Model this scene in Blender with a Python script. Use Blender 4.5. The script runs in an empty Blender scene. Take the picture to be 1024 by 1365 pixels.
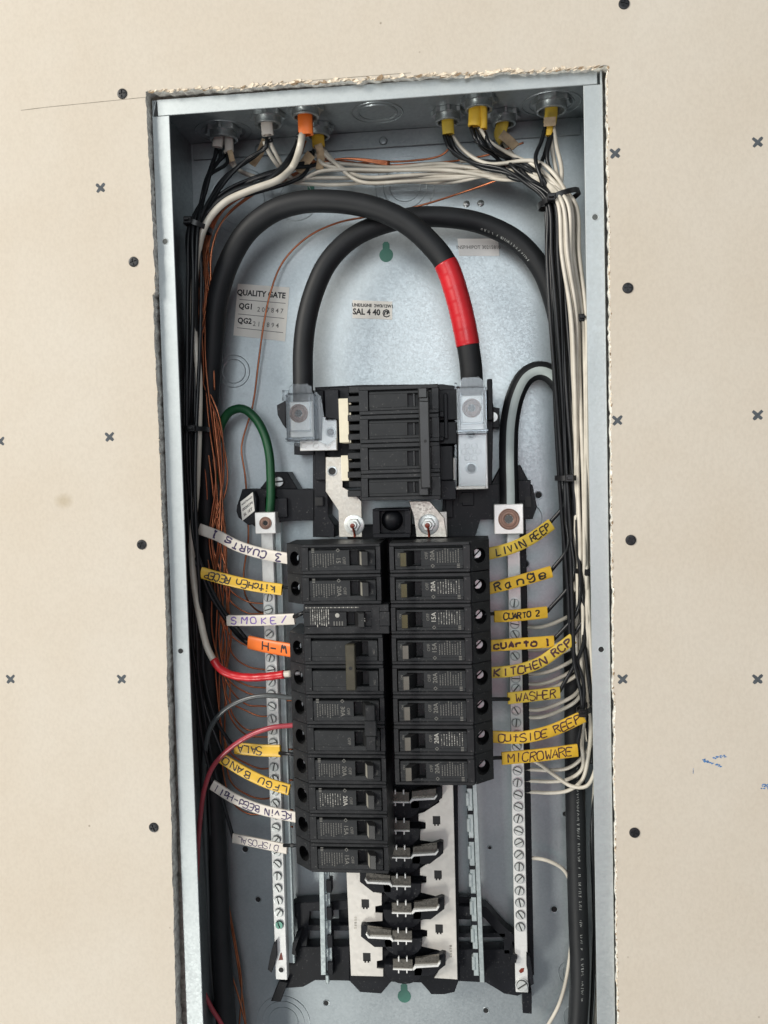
import bpy, bmesh, math, random
from mathutils import Vector, Matrix
random.seed(7)
scene = bpy.context.scene
COL = scene.collection
# ---------------------------------------------------------------- camera
# panel frame in mm: x right from the box centre line, y into the wall (0 = front lip), z up (0 = top of box)
CX, CD, CZ = 76.17, -697.7, -311.46
FPX = 1137.5
RM = [[0.9941610643803374, 0.026188473627496035, 0.1046801887618512],
      [-0.020995125370098483, 0.9985079368318045, -0.05040937209078209],
      [-0.10584414381933796, 0.04791726132569575, 0.9932275435599822]]
right = Vector((RM[0][0], RM[0][2], -RM[0][1])); up = -Vector((RM[1][0], RM[1][2], -RM[1][1])); fwd = Vector((RM[2][0], RM[2][2], -RM[2][1]))
cam = bpy.data.cameras.new('camera'); cam_ob = bpy.data.objects.new('camera', cam); COL.objects.link(cam_ob)
cam.sensor_fit = 'HORIZONTAL'; cam.sensor_width = 36.0; cam.lens = 36.0 * FPX / 1024.0
cam.clip_start = 0.02; cam.clip_end = 50.0
m = Matrix((right, up, -fwd)).transposed().to_4x4(); m.translation = Vector((CX, CD, CZ)) * 0.001
cam_ob.matrix_world = m
scene.camera = cam_ob
scene.render.resolution_x = 768; scene.render.resolution_y = 1024
# ---------------------------------------------------------------- world and lamps
w = bpy.data.worlds.new('World'); scene.world = w; w.use_nodes = True
bg = w.node_tree.nodes['Background']; bg.inputs[0].default_value = (0.84, 0.93, 1.0, 1); bg.inputs[1].default_value = 0.17
def lamp(name, loc, tgt, sx, sy, power, col):
    l = bpy.data.lights.new(name, 'AREA'); l.shape = 'RECTANGLE'; l.size = sx; l.size_y = sy; l.energy = power; l.color = col
    o = bpy.data.objects.new(name, l); COL.objects.link(o); o.location = loc
    o.rotation_euler = (Vector(tgt) - Vector(loc)).to_track_quat('-Z', 'Y').to_euler()
    return o
lamp('window_light', (-2.55, -2.20, 1.15), (0, 0, -0.40), 1.5, 1.5, 100, (1.0, 0.955, 0.88))
lamp('room_light', (0.05, -2.20, 0.10), (0, 0, -0.30), 1.1, 0.9, 9.0, (0.92, 0.97, 1.0))
lamp('floor_bounce_fill', (-1.40, -1.75, -2.30), (-0.15, 0, -0.6), 0.5, 0.7, 24, (1.0, 0.99, 0.93))  # added low lamp in place of floor bounce, brightens the lower left lip
lamp('pink_reflection_fill', (0.30, -1.7, -0.74), (0.12, 0, -0.45), 0.36, 0.40, 0.55, (1.0, 0.26, 0.34))  # added pink lamp, only there for the reddish reflection in the back panel
scene.view_settings.view_transform = 'Standard'; scene.view_settings.look = 'None'
scene.view_settings.exposure = 0.62; scene.view_settings.gamma = 1.0
# ---------------------------------------------------------------- helpers
def P(px, py, Y):
    """photo pixel at panel depth Y (mm) -> point in the panel frame (mm)"""
    a, b = (px - 512) / FPX, (py - 682.5) / FPX
    d = [RM[0][k] * a + RM[1][k] * b + RM[2][k] for k in range(3)]
    t = (Y - CD) / d[2]
    return Vector((CX + t * d[0], Y, CZ - t * d[1]))
def PT(px, py, z):
    """photo pixel on the horizontal plane z (mm)"""
    a, b = (px - 512) / FPX, (py - 682.5) / FPX
    d = [RM[0][k] * a + RM[1][k] * b + RM[2][k] for k in range(3)]
    t = (CZ - z) / d[1]
    return Vector((CX + t * d[0], CD + t * d[2], z))
def rect(px0, py0, px1, py1, Y):
    xc, yc = (px0 + px1) / 2, (py0 + py1) / 2
    return P(px0, yc, Y).x, P(px1, yc, Y).x, P(xc, py1, Y).z, P(xc, py0, Y).z
def tagit(o, label=None, cat=None, group=None, kind=None):
    if label: o['label'] = label
    if cat: o['category'] = cat
    if group: o['group'] = group
    if kind: o['kind'] = kind
    return o
def thing(name, label, cat, loc=(0, 0, 0), group=None):
    o = bpy.data.objects.new(name, None); COL.objects.link(o); o.location = Vector(loc) * 0.001
    o.empty_display_size = 0.02
    return tagit(o, label, cat, group)
def mesh_of(name, bm, mats, smooth=False):
    bmesh.ops.recalc_face_normals(bm, faces=bm.faces[:])
    me = bpy.data.meshes.new(name)
    for v in bm.verts: v.co *= 0.001
    bm.to_mesh(me); bm.free()
    for mm in (mats if isinstance(mats, (list, tuple)) else [mats]): me.materials.append(M[mm])
    if smooth:
        me.polygons.foreach_set('use_smooth', [True] * len(me.polygons))
        if smooth != 'all': me.set_sharp_from_angle(angle=math.radians(38))
    return me
def mk(name, bm, mats, parent=None, smooth=False, local=False):
    """one mesh object; geometry in panel mm (or in the parent's own frame if local)"""
    o = bpy.data.objects.new(name, mesh_of(name, bm, mats, smooth)); COL.objects.link(o)
    if parent:
        o.parent = parent
        if not local:
            q = parent; wl = Vector((0, 0, 0))
            while q: wl += q.location; q = q.parent
            o.location = -wl
    return o
def box(bm, x0, x1, y0, y1, z0, z1, bev=0.0, mi=0, taper=0.0):
    t = taper
    co = [(x0 + t, y0, z0 + t), (x1 - t, y0, z0 + t), (x1 - t, y0, z1 - t), (x0 + t, y0, z1 - t), (x0, y1, z0), (x1, y1, z0), (x1, y1, z1), (x0, y1, z1)]
    vs = [bm.verts.new(c) for c in co]
    fs = [bm.faces.new([vs[i] for i in f]) for f in ((0, 1, 2, 3), (5, 4, 7, 6), (4, 0, 3, 7), (1, 5, 6, 2), (3, 2, 6, 7), (4, 5, 1, 0))]
    for f in fs: f.material_index = mi
    if bev > 0:
        es = list({e for f in fs for e in f.edges})
        r = bmesh.ops.bevel(bm, geom=es, offset=bev, segments=1, affect='EDGES', profile=0.5)
        for f in r['faces']: f.material_index = mi
    return vs
def pbox(bm, px0, py0, px1, py1, y0, y1, bev=0.4, mi=0, taper=0.0):
    x0, x1, z0, z1 = rect(px0, py0, px1, py1, y0)
    box(bm, x0, x1, y0, y1, z0, z1, bev, mi, taper); return x0, x1, z0, z1
def prism(bm, pts, y0, y1, mi=0, bev=0.0):
    """polygon in (x,z) extruded between depths y0 and y1"""
    a = [bm.verts.new((p[0], y0, p[1])) for p in pts]; b = [bm.verts.new((p[0], y1, p[1])) for p in pts]
    fs = [bm.faces.new(a), bm.faces.new(b[::-1])]
    n = len(pts)
    for i in range(n): fs.append(bm.faces.new((a[i], b[i], b[(i + 1) % n], a[(i + 1) % n])))
    for f in fs: f.material_index = mi
    if bev > 0:
        r = bmesh.ops.bevel(bm, geom=list(fs[0].edges), offset=bev, segments=1, affect='EDGES')
        for f in r['faces']: f.material_index = mi
def pprism(bm, ppts, y0, y1, mi=0, bev=0.0):
    q = [P(a, b, y0) for a, b in ppts]
    prism(bm, [(v.x, v.z) for v in q], y0, y1, mi, bev)
def lathe(bm, prof, c, axis='y', n=20, mi=0, cap=True, ang=None):
    """profile [(radius, offset along axis)] turned about axis through c"""
    rings = []
    for r, h in prof:
        ring = []
        for i in range(n):
            t = 2 * math.pi * i / n
            u, v = r * math.cos(t), r * math.sin(t)
            if axis == 'y': p = (c[0] + u, c[1] + h, c[2] + v)
            elif axis == 'z': p = (c[0] + u, c[1] + v, c[2] + h)
            else: p = (c[0] + h, c[1] + u, c[2] + v)
            ring.append(bm.verts.new(p))
        rings.append(ring)
    for a, b in zip(rings, rings[1:]):
        for i in range(n):
            f = bm.faces.new((a[i], a[(i + 1) % n], b[(i + 1) % n], b[i])); f.material_index = mi
    if cap:
        for ring in (rings[0], rings[-1]):
            if prof[0][0] > 0.01:
                f = bm.faces.new(ring); f.material_index = mi
def torus(bm, c, R, r, axis='y', n=40, k=6, mi=0, a0=0.0, a1=2 * math.pi, flat=1.0):
    full = abs(a1 - a0) > 6.28
    cnt = n if full else n + 1
    rings = []
    for i in range(cnt):
        t = a0 + (a1 - a0) * i / n
        ring = []
        for j in range(k):
            s = 2 * math.pi * j / k
            rr = R + r * math.cos(s); h = r * flat * math.sin(s)
            u, v = rr * math.cos(t), rr * math.sin(t)
            p = (c[0] + u, c[1] + h, c[2] + v) if axis == 'y' else (c[0] + u, c[1] + v, c[2] + h)
            ring.append(bm.verts.new(p))
        rings.append(ring)
    for i in range(n if full else n):
        a, b = rings[i], rings[(i + 1) % cnt]
        for j in range(k):
            f = bm.faces.new((a[j], a[(j + 1) % k], b[(j + 1) % k], b[j])); f.material_index = mi
def spline(pts, step=3.0):
    """Catmull-Rom through points, resampled about every step mm"""
    pts = [Vector(p) for p in pts]
    if len(pts) == 2: pts = [pts[0], pts[0].lerp(pts[1], .5), pts[1]]
    q = [pts[0] * 2 - pts[1]] + pts + [pts[-1] * 2 - pts[-2]]
    out = []
    for i in range(1, len(q) - 2):
        p0, p1, p2, p3 = q[i - 1], q[i], q[i + 1], q[i + 2]
        n = max(2, int((p2 - p1).length / step))
        def kn(a, b): return max(1e-3, (b - a).length ** 0.5)
        t0 = 0; t1 = kn(p0, p1); t2 = t1 + kn(p1, p2); t3 = t2 + kn(p2, p3)
        for k in range(n):
            t = t1 + (t2 - t1) * k / n
            A1 = p0 * ((t1 - t) / (t1 - t0)) + p1 * ((t - t0) / (t1 - t0))
            A2 = p1 * ((t2 - t) / (t2 - t1)) + p2 * ((t - t1) / (t2 - t1))
            A3 = p2 * ((t3 - t) / (t3 - t2)) + p3 * ((t - t2) / (t3 - t2))
            B1 = A1 * ((t2 - t) / (t2 - t0)) + A2 * ((t - t0) / (t2 - t0))
            B2 = A2 * ((t3 - t) / (t3 - t1)) + A3 * ((t - t1) / (t3 - t1))
            out.append(B1 * ((t2 - t) / (t2 - t1)) + B2 * ((t - t1) / (t2 - t1)))
    out.append(pts[-1].copy())
    return out
def frames(c):
    """tangent, normal (towards the room where possible) and side along a centre line"""
    out = []
    prev = None
    for i in range(len(c)):
        t = (c[min(i + 1, len(c) - 1)] - c[max(i - 1, 0)]).normalized()
        n = Vector((0, -1, 0)); n = n - t * n.dot(t)
        if n.length < 0.25 and prev: n = prev - t * prev.dot(t)
        if n.length < 1e-4: n = Vector((0, 0, 1)) - t * t.z
        n.normalize(); prev = n
        out.append((t, n, n.cross(t)))
    return out
def tube(bm, c, r, k=8, mi=0, cap=True, rfun=None):
    fr = frames(c); rings = []
    for i, (p, (t, n, b)) in enumerate(zip(c, fr)):
        rr = rfun(i / (len(c) - 1)) if rfun else r
        rings.append([bm.verts.new(p + (n * math.cos(2 * math.pi * j / k) + b * math.sin(2 * math.pi * j / k)) * rr) for j in range(k)])
    for a, b2 in zip(rings, rings[1:]):
        for j in range(k):
            f = bm.faces.new((a[j], a[(j + 1) % k], b2[(j + 1) % k], b2[j])); f.material_index = mi
    if cap:
        for rg in (rings[0], rings[-1]): f = bm.faces.new(rg); f.material_index = mi
def curve_px(pts, step=3.0): return spline([P(*p) for p in pts], step)
# ---------------------------------------------------------------- materials
M = {}
def nodes(name):
    mt = bpy.data.materials.new(name); mt.use_nodes = True; M[name] = mt
    nt = mt.node_tree; return nt, nt.nodes['Principled BSDF'], nt.nodes, nt.links
def mat(name, col, rough=0.5, metal=0.0, var=0.12, vscale=60.0, bump=0.0, bscale=900.0, spec=0.5, coat=0.0, rvar=0.08, tint=None, dust=0.0):
    nt, b, N, L = nodes(name)
    b.inputs['Metallic'].default_value = metal; b.inputs['Specular IOR Level'].default_value = spec; b.inputs['Coat Weight'].default_value = coat
    tc = N.new('ShaderNodeTexCoord')
    nz = N.new('ShaderNodeTexNoise'); nz.inputs['Scale'].default_value = vscale; nz.inputs['Detail'].default_value = 5.0; nz.inputs['Roughness'].default_value = 0.6
    L.new(tc.outputs['Object'], nz.inputs['Vector'])
    rp = N.new('ShaderNodeValToRGB'); rp.color_ramp.elements[0].position = 0.3; rp.color_ramp.elements[1].position = 0.7
    hi = tint or col
    rp.color_ramp.elements[0].color = (*[max(0, c * (1 - var)) for c in col], 1); rp.color_ramp.elements[1].color = (*[min(1, c * (1 + var)) for c in hi], 1)
    L.new(nz.outputs['Fac'], rp.inputs['Fac']); L.new(rp.outputs['Color'], b.inputs['Base Color'])
    if dust > 0:
        nd_ = N.new('ShaderNodeTexNoise'); nd_.inputs['Scale'].default_value = 620; nd_.inputs['Detail'].default_value = 2.0; L.new(tc.outputs['Object'], nd_.inputs['Vector'])
        ml = N.new('ShaderNodeMath'); ml.operation = 'MULTIPLY_ADD'; ml.inputs[1].default_value = 0.25; L.new(nz.outputs['Fac'], ml.inputs[0]); L.new(nd_.outputs['Fac'], ml.inputs[2])
        rd_ = N.new('ShaderNodeValToRGB'); rd_.color_ramp.elements[0].position = 0.78; rd_.color_ramp.elements[1].position = 0.92
        rd_.color_ramp.elements[0].color = (0, 0, 0, 1); rd_.color_ramp.elements[1].color = (dust, dust, dust, 1)
        L.new(ml.outputs[0], rd_.inputs['Fac'])
        md = N.new('ShaderNodeMixRGB'); md.inputs[2].default_value = (0.30, 0.29, 0.27, 1); L.new(rd_.outputs['Color'], md.inputs[0]); L.new(rp.outputs['Color'], md.inputs[1]); L.new(md.outputs['Color'], b.inputs['Base Color'])
    mr = N.new('ShaderNodeMapRange'); mr.inputs['To Min'].default_value = max(0.03, rough - rvar); mr.inputs['To Max'].default_value = min(1, rough + rvar)
    L.new(nz.outputs['Fac'], mr.inputs['Value']); L.new(mr.outputs['Result'], b.inputs['Roughness'])
    if bump > 0:
        n2 = N.new('ShaderNodeTexNoise'); n2.inputs['Scale'].default_value = bscale; n2.inputs['Detail'].default_value = 3.0
        L.new(tc.outputs['Object'], n2.inputs['Vector'])
        bp = N.new('ShaderNodeBump'); bp.inputs['Strength'].default_value = bump; bp.inputs['Distance'].default_value = 0.0004
        L.new(n2.outputs['Fac'], bp.inputs['Height']); L.new(bp.outputs['Normal'], b.inputs['Normal'])
    return nt, b, N, L
# kraft-faced drywall paper: two scales of blotches, fibres and a faint fold of relief
nt, b, N, L = nodes('drywall_paper')
tc = N.new('ShaderNodeTexCoord')
n1 = N.new('ShaderNodeTexNoise'); n1.inputs['Scale'].default_value = 7; n1.inputs['Detail'].default_value = 6; n1.inputs['Roughness'].default_value = 0.6
n2 = N.new('ShaderNodeTexNoise'); n2.inputs['Scale'].default_value = 420; n2.inputs['Detail'].default_value = 4
mp = N.new('ShaderNodeMapping'); mp.inputs['Scale'].default_value = (1, 1, 0.8)
L.new(tc.outputs['Object'], n1.inputs['Vector']); L.new(tc.outputs['Object'], mp.inputs['Vector']); L.new(mp.outputs['Vector'], n2.inputs['Vector'])
r1 = N.new('ShaderNodeValToRGB'); r1.color_ramp.elements[0].position = 0.32; r1.color_ramp.elements[1].position = 0.7
r1.color_ramp.elements[0].color = (0.535, 0.475, 0.392, 1); r1.color_ramp.elements[1].color = (0.565, 0.515, 0.440, 1)
r2 = N.new('ShaderNodeValToRGB'); r2.color_ramp.elements[0].position = 0.3; r2.color_ramp.elements[1].position = 0.62
r2.color_ramp.elements[0].color = (0.90, 0.895, 0.89, 1); r2.color_ramp.elements[1].color = (1, 1, 1, 1)
mx = N.new('ShaderNodeMixRGB'); mx.blend_type = 'MULTIPLY'; mx.inputs[0].default_value = 0.55
n3 = N.new('ShaderNodeTexVoronoi'); n3.inputs['Scale'].default_value = 26; n3.inputs['Randomness'].default_value = 1.0
r3 = N.new('ShaderNodeValToRGB'); r3.color_ramp.elements[0].position = 0.012; r3.color_ramp.elements[1].position = 0.03
r3.color_ramp.elements[0].color = (0.45, 0.42, 0.38, 1); r3.color_ramp.elements[1].color = (1, 1, 1, 1)
mx2 = N.new('ShaderNodeMixRGB'); mx2.blend_type = 'MULTIPLY'; mx2.inputs[0].default_value = 0.8
L.new(tc.outputs['Object'], n3.inputs['Vector']); L.new(n3.outputs['Distance'], r3.inputs['Fac'])
L.new(n1.outputs['Fac'], r1.inputs['Fac']); L.new(n2.outputs['Fac'], r2.inputs['Fac']); L.new(r1.outputs['Color'], mx.inputs[1]); L.new(r2.outputs['Color'], mx.inputs[2])
L.new(mx.outputs['Color'], mx2.inputs[1]); L.new(r3.outputs['Color'], mx2.inputs[2]); 
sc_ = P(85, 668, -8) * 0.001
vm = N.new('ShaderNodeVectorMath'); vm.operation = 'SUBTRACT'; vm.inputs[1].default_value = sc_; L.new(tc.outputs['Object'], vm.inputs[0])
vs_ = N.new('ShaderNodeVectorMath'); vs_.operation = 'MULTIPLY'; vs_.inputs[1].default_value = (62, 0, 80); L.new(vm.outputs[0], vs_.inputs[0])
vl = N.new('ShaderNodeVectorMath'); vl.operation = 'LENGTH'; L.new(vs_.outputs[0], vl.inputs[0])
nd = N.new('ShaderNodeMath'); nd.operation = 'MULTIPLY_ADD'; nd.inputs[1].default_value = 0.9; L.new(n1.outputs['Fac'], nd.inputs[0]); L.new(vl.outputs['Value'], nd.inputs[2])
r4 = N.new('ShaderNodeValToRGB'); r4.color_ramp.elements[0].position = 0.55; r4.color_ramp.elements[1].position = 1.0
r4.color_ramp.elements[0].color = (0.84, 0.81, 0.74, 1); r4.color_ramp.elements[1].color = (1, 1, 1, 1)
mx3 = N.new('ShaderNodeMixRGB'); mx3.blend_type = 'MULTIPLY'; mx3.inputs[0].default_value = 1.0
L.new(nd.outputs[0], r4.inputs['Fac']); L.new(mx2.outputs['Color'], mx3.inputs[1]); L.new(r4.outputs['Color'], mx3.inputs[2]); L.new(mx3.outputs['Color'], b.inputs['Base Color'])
b.inputs['Roughness'].default_value = 0.86; b.inputs['Specular IOR Level'].default_value = 0.25
bp = N.new('ShaderNodeBump'); bp.inputs['Strength'].default_value = 0.22; bp.inputs['Distance'].default_value = 0.0005
L.new(n2.outputs['Fac'], bp.inputs['Height']); L.new(bp.outputs['Normal'], b.inputs['Normal'])
# galvanised sheet
def galv(name, dark, light, r0, r1_, wave=0.0, sc=330, metal=0.92):
    nt, b, N, L = nodes(name)
    b.inputs['Metallic'].default_value = metal
    tc = N.new('ShaderNodeTexCoord')
    v = N.new('ShaderNodeTexVoronoi'); v.inputs['Scale'].default_value = sc; L.new(tc.outputs['Object'], v.inputs['Vector'])
    sp = N.new('ShaderNodeSeparateColor'); L.new(v.outputs['Color'], sp.inputs['Color'])
    n = N.new('ShaderNodeTexNoise'); n.inputs['Scale'].default_value = 11; n.inputs['Detail'].default_value = 5; n.inputs['Roughness'].default_value = 0.5; L.new(tc.outputs['Object'], n.inputs['Vector'])
    ad = N.new('ShaderNodeMath'); ad.operation = 'MULTIPLY_ADD'; ad.inputs[1].default_value = 0.22; L.new(sp.outputs['Red'], ad.inputs[0]); L.new(n.outputs['Fac'], ad.inputs[2])
    rp = N.new('ShaderNodeValToRGB'); rp.color_ramp.elements[0].position = 0.3; rp.color_ramp.elements[1].position = 0.95
    rp.color_ramp.elements[0].color = (*dark, 1); rp.color_ramp.elements[1].color = (*light, 1)
    L.new(ad.outputs[0], rp.inputs['Fac']); L.new(rp.outputs['Color'], b.inputs['Base Color'])
    mr = N.new('ShaderNodeMapRange'); mr.inputs['To Min'].default_value = r0; mr.inputs['To Max'].default_value = r1_; L.new(sp.outputs['Green'], mr.inputs['Value']); L.new(mr.outputs['Result'], b.inputs['Roughness'])
    bp = N.new('ShaderNodeBump'); bp.inputs['Strength'].default_value = 0.035; bp.inputs['Distance'].default_value = 0.0002; L.new(sp.outputs['Blue'], bp.inputs['Height'])
    if wave > 0:
        n2 = N.new('ShaderNodeTexNoise'); n2.inputs['Scale'].default_value = 9; n2.inputs['Detail'].default_value = 1.0; L.new(tc.outputs['Object'], n2.inputs['Vector'])
        b2 = N.new('ShaderNodeBump'); b2.inputs['Strength'].default_value = wave; b2.inputs['Distance'].default_value = 0.006; L.new(n2.outputs['Fac'], b2.inputs['Height']); L.new(b2.outputs['Normal'], bp.inputs['Normal'])
    L.new(bp.outputs['Normal'], b.inputs['Normal'])
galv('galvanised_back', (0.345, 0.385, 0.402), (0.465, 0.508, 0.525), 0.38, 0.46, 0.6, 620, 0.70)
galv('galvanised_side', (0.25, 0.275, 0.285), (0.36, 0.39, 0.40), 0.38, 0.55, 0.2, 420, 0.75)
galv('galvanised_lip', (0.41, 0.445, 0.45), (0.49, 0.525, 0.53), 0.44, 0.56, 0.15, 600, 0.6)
galv('zinc_rail', (0.42, 0.48, 0.48), (0.60, 0.66, 0.66), 0.28, 0.45, 0.1, 500, 0.6)
galv('aluminium', (0.70, 0.70, 0.68), (0.82, 0.82, 0.80), 0.32, 0.46, 0.1, 700, 0.35)
galv('tinned_plate', (0.60, 0.575, 0.525), (0.70, 0.675, 0.63), 0.35, 0.5, 0.1, 300, 0.35)
galv('tinned_strap', (0.42, 0.39, 0.34), (0.66, 0.62, 0.55), 0.30, 0.5, 0.1, 600)
galv('zinc_screw', (0.56, 0.58, 0.56), (0.78, 0.80, 0.78), 0.32, 0.46, 0.0, 900, 0.5)
galv('stab_metal', (0.12, 0.11, 0.095), (0.22, 0.205, 0.18), 0.25, 0.4, 0.1, 600, 0.8)
galv('steel_nut', (0.32, 0.34, 0.34), (0.56, 0.58, 0.58), 0.28, 0.45, 0.1, 500)
mat('gypsum_cut', (0.74, 0.68, 0.62), 0.95, var=0.45, vscale=220, bump=0.8, bscale=500)
mat('torn_paper', (0.60, 0.49, 0.36), 0.95, var=0.28, vscale=300, bump=0.4, bscale=800, tint=(0.68, 0.60, 0.48))
mat('brown_kraft', (0.27, 0.19, 0.115), 0.95, var=0.35, vscale=200, bump=0.5)
mat('breaker_black', (0.0125, 0.0135, 0.0150), 0.44, var=0.22, vscale=70, bump=0.12, bscale=1500, rvar=0.1, spec=0.32, dust=0.35, tint=(0.0165, 0.0172, 0.0185))
mat('label_plate', (0.017, 0.0185, 0.020), 0.54, var=0.2, vscale=90, bump=0.05, bscale=1500, spec=0.3, dust=0.25)
mat('black_plastic', (0.0065, 0.0072, 0.0098), 0.46, var=0.3, vscale=40, bump=0.12, bscale=1100, spec=0.24, dust=0.25)
mat('slot_black', (0.004, 0.004, 0.0045), 0.6, var=0.2)
mat('toggle_black', (0.015, 0.015, 0.0155), 0.36, var=0.2, vscale=90)
mat('toggle_grey', (0.115, 0.108, 0.092), 0.42, var=0.15, vscale=90)  # grey-beige toggle tips, the light they catch put into the colour
mat('toggle_lit', (0.22, 0.21, 0.18), 0.4, var=0.15, vscale=90)  # side light on the outboard toggle face, put into the colour
mat('toggle_olive', (0.062, 0.056, 0.022), 0.36, var=0.2, vscale=90)
mat('tie_olive', (0.048, 0.043, 0.028), 0.4, var=0.2, vscale=90)
mat('cable_black', (0.010, 0.011, 0.0125), 0.55, var=0.25, vscale=45, bump=0.10, bscale=600, spec=0.32)
mat('wire_black', (0.008, 0.009, 0.0105), 0.34, var=0.25, vscale=80, spec=0.35)
mat('wire_grey', (0.055, 0.062, 0.064), 0.34, var=0.15, vscale=80)
mat('wire_white', (0.50, 0.46, 0.385), 0.36, var=0.10, vscale=60, tint=(0.54, 0.505, 0.435))
mat('wire_red', (0.33, 0.045, 0.06), 0.32, var=0.15, vscale=60)
mat('red_tape', (0.46, 0.012, 0.018), 0.32, var=0.14, vscale=50, bump=0.1, bscale=250)
mat('wire_green', (0.006, 0.066, 0.022), 0.42, var=0.18, vscale=60)
mat('stripe_grey', (0.36, 0.41, 0.40), 0.45, var=0.12, vscale=50)
mat('copper', (0.42, 0.15, 0.075), 0.32, metal=0.9, var=0.25, vscale=90)
mat('copper_dull', (0.25, 0.155, 0.12), 0.5, metal=0.5, var=0.3, vscale=200)
mat('jacket_yellow', (0.60, 0.36, 0.022), 0.42, var=0.12, vscale=60, bump=0.15, bscale=260, tint=(0.63, 0.395, 0.04))
mat('jacket_gold', (0.52, 0.365, 0.045), 0.45, var=0.16, vscale=60, bump=0.15, bscale=260)
mat('jacket_white', (0.56, 0.52, 0.465), 0.45, var=0.09, vscale=60, bump=0.15, bscale=260)
mat('jacket_orange', (0.72, 0.155, 0.022), 0.42, var=0.12, vscale=60, bump=0.15, bscale=260)
mat('paper_filler', (0.33, 0.245, 0.155), 0.9, var=0.25, vscale=140, bump=0.4)
mat('nylon_black', (0.008, 0.008, 0.009), 0.36, var=0.2)
mat('sticker_paper', (0.74, 0.72, 0.66), 0.55, var=0.04, vscale=40)
mat('sticker_clear', (0.68, 0.67, 0.65), 0.45, var=0.05, vscale=40)
mat('ink_black', (0.012, 0.012, 0.014), 0.6, var=0.2)
mat('ink_marker', (0.016, 0.012, 0.014), 0.45, var=0.3, vscale=300)
mat('ink_brown', (0.055, 0.018, 0.022), 0.45, var=0.35, vscale=300)
mat('ink_indigo', (0.030, 0.018, 0.070), 0.45, var=0.35, vscale=300)
mat('ink_violet', (0.145, 0.085, 0.30), 0.5, var=0.3, vscale=300)
mat('ink_grey', (0.065, 0.075, 0.085), 0.8, var=0.3, vscale=400)
mat('ink_dot', (0.22, 0.22, 0.22), 0.6, var=0.1)
mat('pencil', (0.22, 0.19, 0.15), 0.8, var=0.3, vscale=500)
mat('crayon_blue', (0.05, 0.17, 0.40), 0.6, var=0.5, vscale=500)
mat('print_grey', (0.13, 0.127, 0.115), 0.6, var=0.15)
mat('print_white', (0.34, 0.33, 0.30), 0.6, var=0.1)
mat('print_cable', (0.25, 0.26, 0.25), 0.6, var=0.25, vscale=400)
mat('green_cap', (0.045, 0.15, 0.115), 0.5, var=0.15)
mat('cream_bar', (0.66, 0.61, 0.47), 0.5, var=0.08, vscale=80)
mat('red_paint', (0.17, 0.028, 0.014), 0.35, var=0.25, vscale=300)
mat('green_zinc', (0.16, 0.36, 0.28), 0.35, metal=0.4, var=0.2)
mat('screw_groove', (0.10, 0.105, 0.10), 0.45, metal=0.6, var=0.3, vscale=300)
mat('screw_black', (0.013, 0.0138, 0.016), 0.42, var=0.25, vscale=300, spec=0.4)
# clear moulded plastic
nt, b, N, L = nodes('clear_plastic')
N.remove(b); out = N['Material Output']
tr = N.new('ShaderNodeBsdfTransparent'); tr.inputs[0].default_value = (0.90, 0.91, 0.915, 1)
gl = N.new('ShaderNodeBsdfGlossy'); gl.inputs['Roughness'].default_value = 0.12; gl.inputs[0].default_value = (0.9, 0.93, 0.96, 1)
df = N.new('ShaderNodeBsdfDiffuse'); df.inputs[0].default_value = (0.55, 0.57, 0.60, 1)
lw = N.new('ShaderNodeLayerWeight'); lw.inputs['Blend'].default_value = 0.33
m1 = N.new('ShaderNodeMixShader'); m2 = N.new('ShaderNodeMixShader'); m2.inputs[0].default_value = 0.035
L.new(lw.outputs['Fresnel'], m1.inputs[0]); L.new(tr.outputs[0], m1.inputs[1]); L.new(gl.outputs[0], m1.inputs[2])
L.new(m1.outputs[0], m2.inputs[1]); L.new(df.outputs[0], m2.inputs[2]); L.new(m2.outputs[0], out.inputs['Surface'])
# ---------------------------------------------------------------- lettering
GLY = {'A': '002640 1232', 'B': '0006 0626453403 0333413000', 'C': '4536160501103041', 'D': '0006 062645412000', 'E': '46060040 0333', 'F': '460600 0333',
       'G': '45361605011030414323', 'H': '0006 4046 0343', 'I': '2026', 'J': '36311001', 'K': '0006 460340', 'L': '060040', 'M': '0006234640', 'N': '00064046',
       'O': '160501103041453616', 'P': '0006 0636453403', 'R': '0006 0636453403 2340', 'S': '4536160504334241301001', 'T': '0646 2620', 'U': '060110304146',
       'V': '062046', 'W': '0610233046', '1': '152620 1030', '2': '05163645440040', '3': '0646234241301001', '-': '0343', '/': '0046',
       'a': '34140301102032 353041', 'n': '0400 0314344340', 'g': '45160403123344 4641301001', 'e': '02424334140301103041', 'k': '0006 340240', 'i': '2024 2526',
       't': '2620 0444', 'c': '4334140301103041', 'h': '0006 0314344340', 'v': '042044', 'l': '2620', 'd': '4640 44140301103041', 's': '434414030232414010 00'.replace(' ', ''), 'r': '0400 03143444', 'o': '140301103041433414', ' ': ''}
def glyph_strokes(ch):
    for s in GLY[ch].split():
        pts = [(int(s[i]) / 4.0, int(s[i + 1]) / 6.0) for i in range(0, len(s) - 1, 2)]
        yield pts
FONT_CACHE = {}
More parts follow.
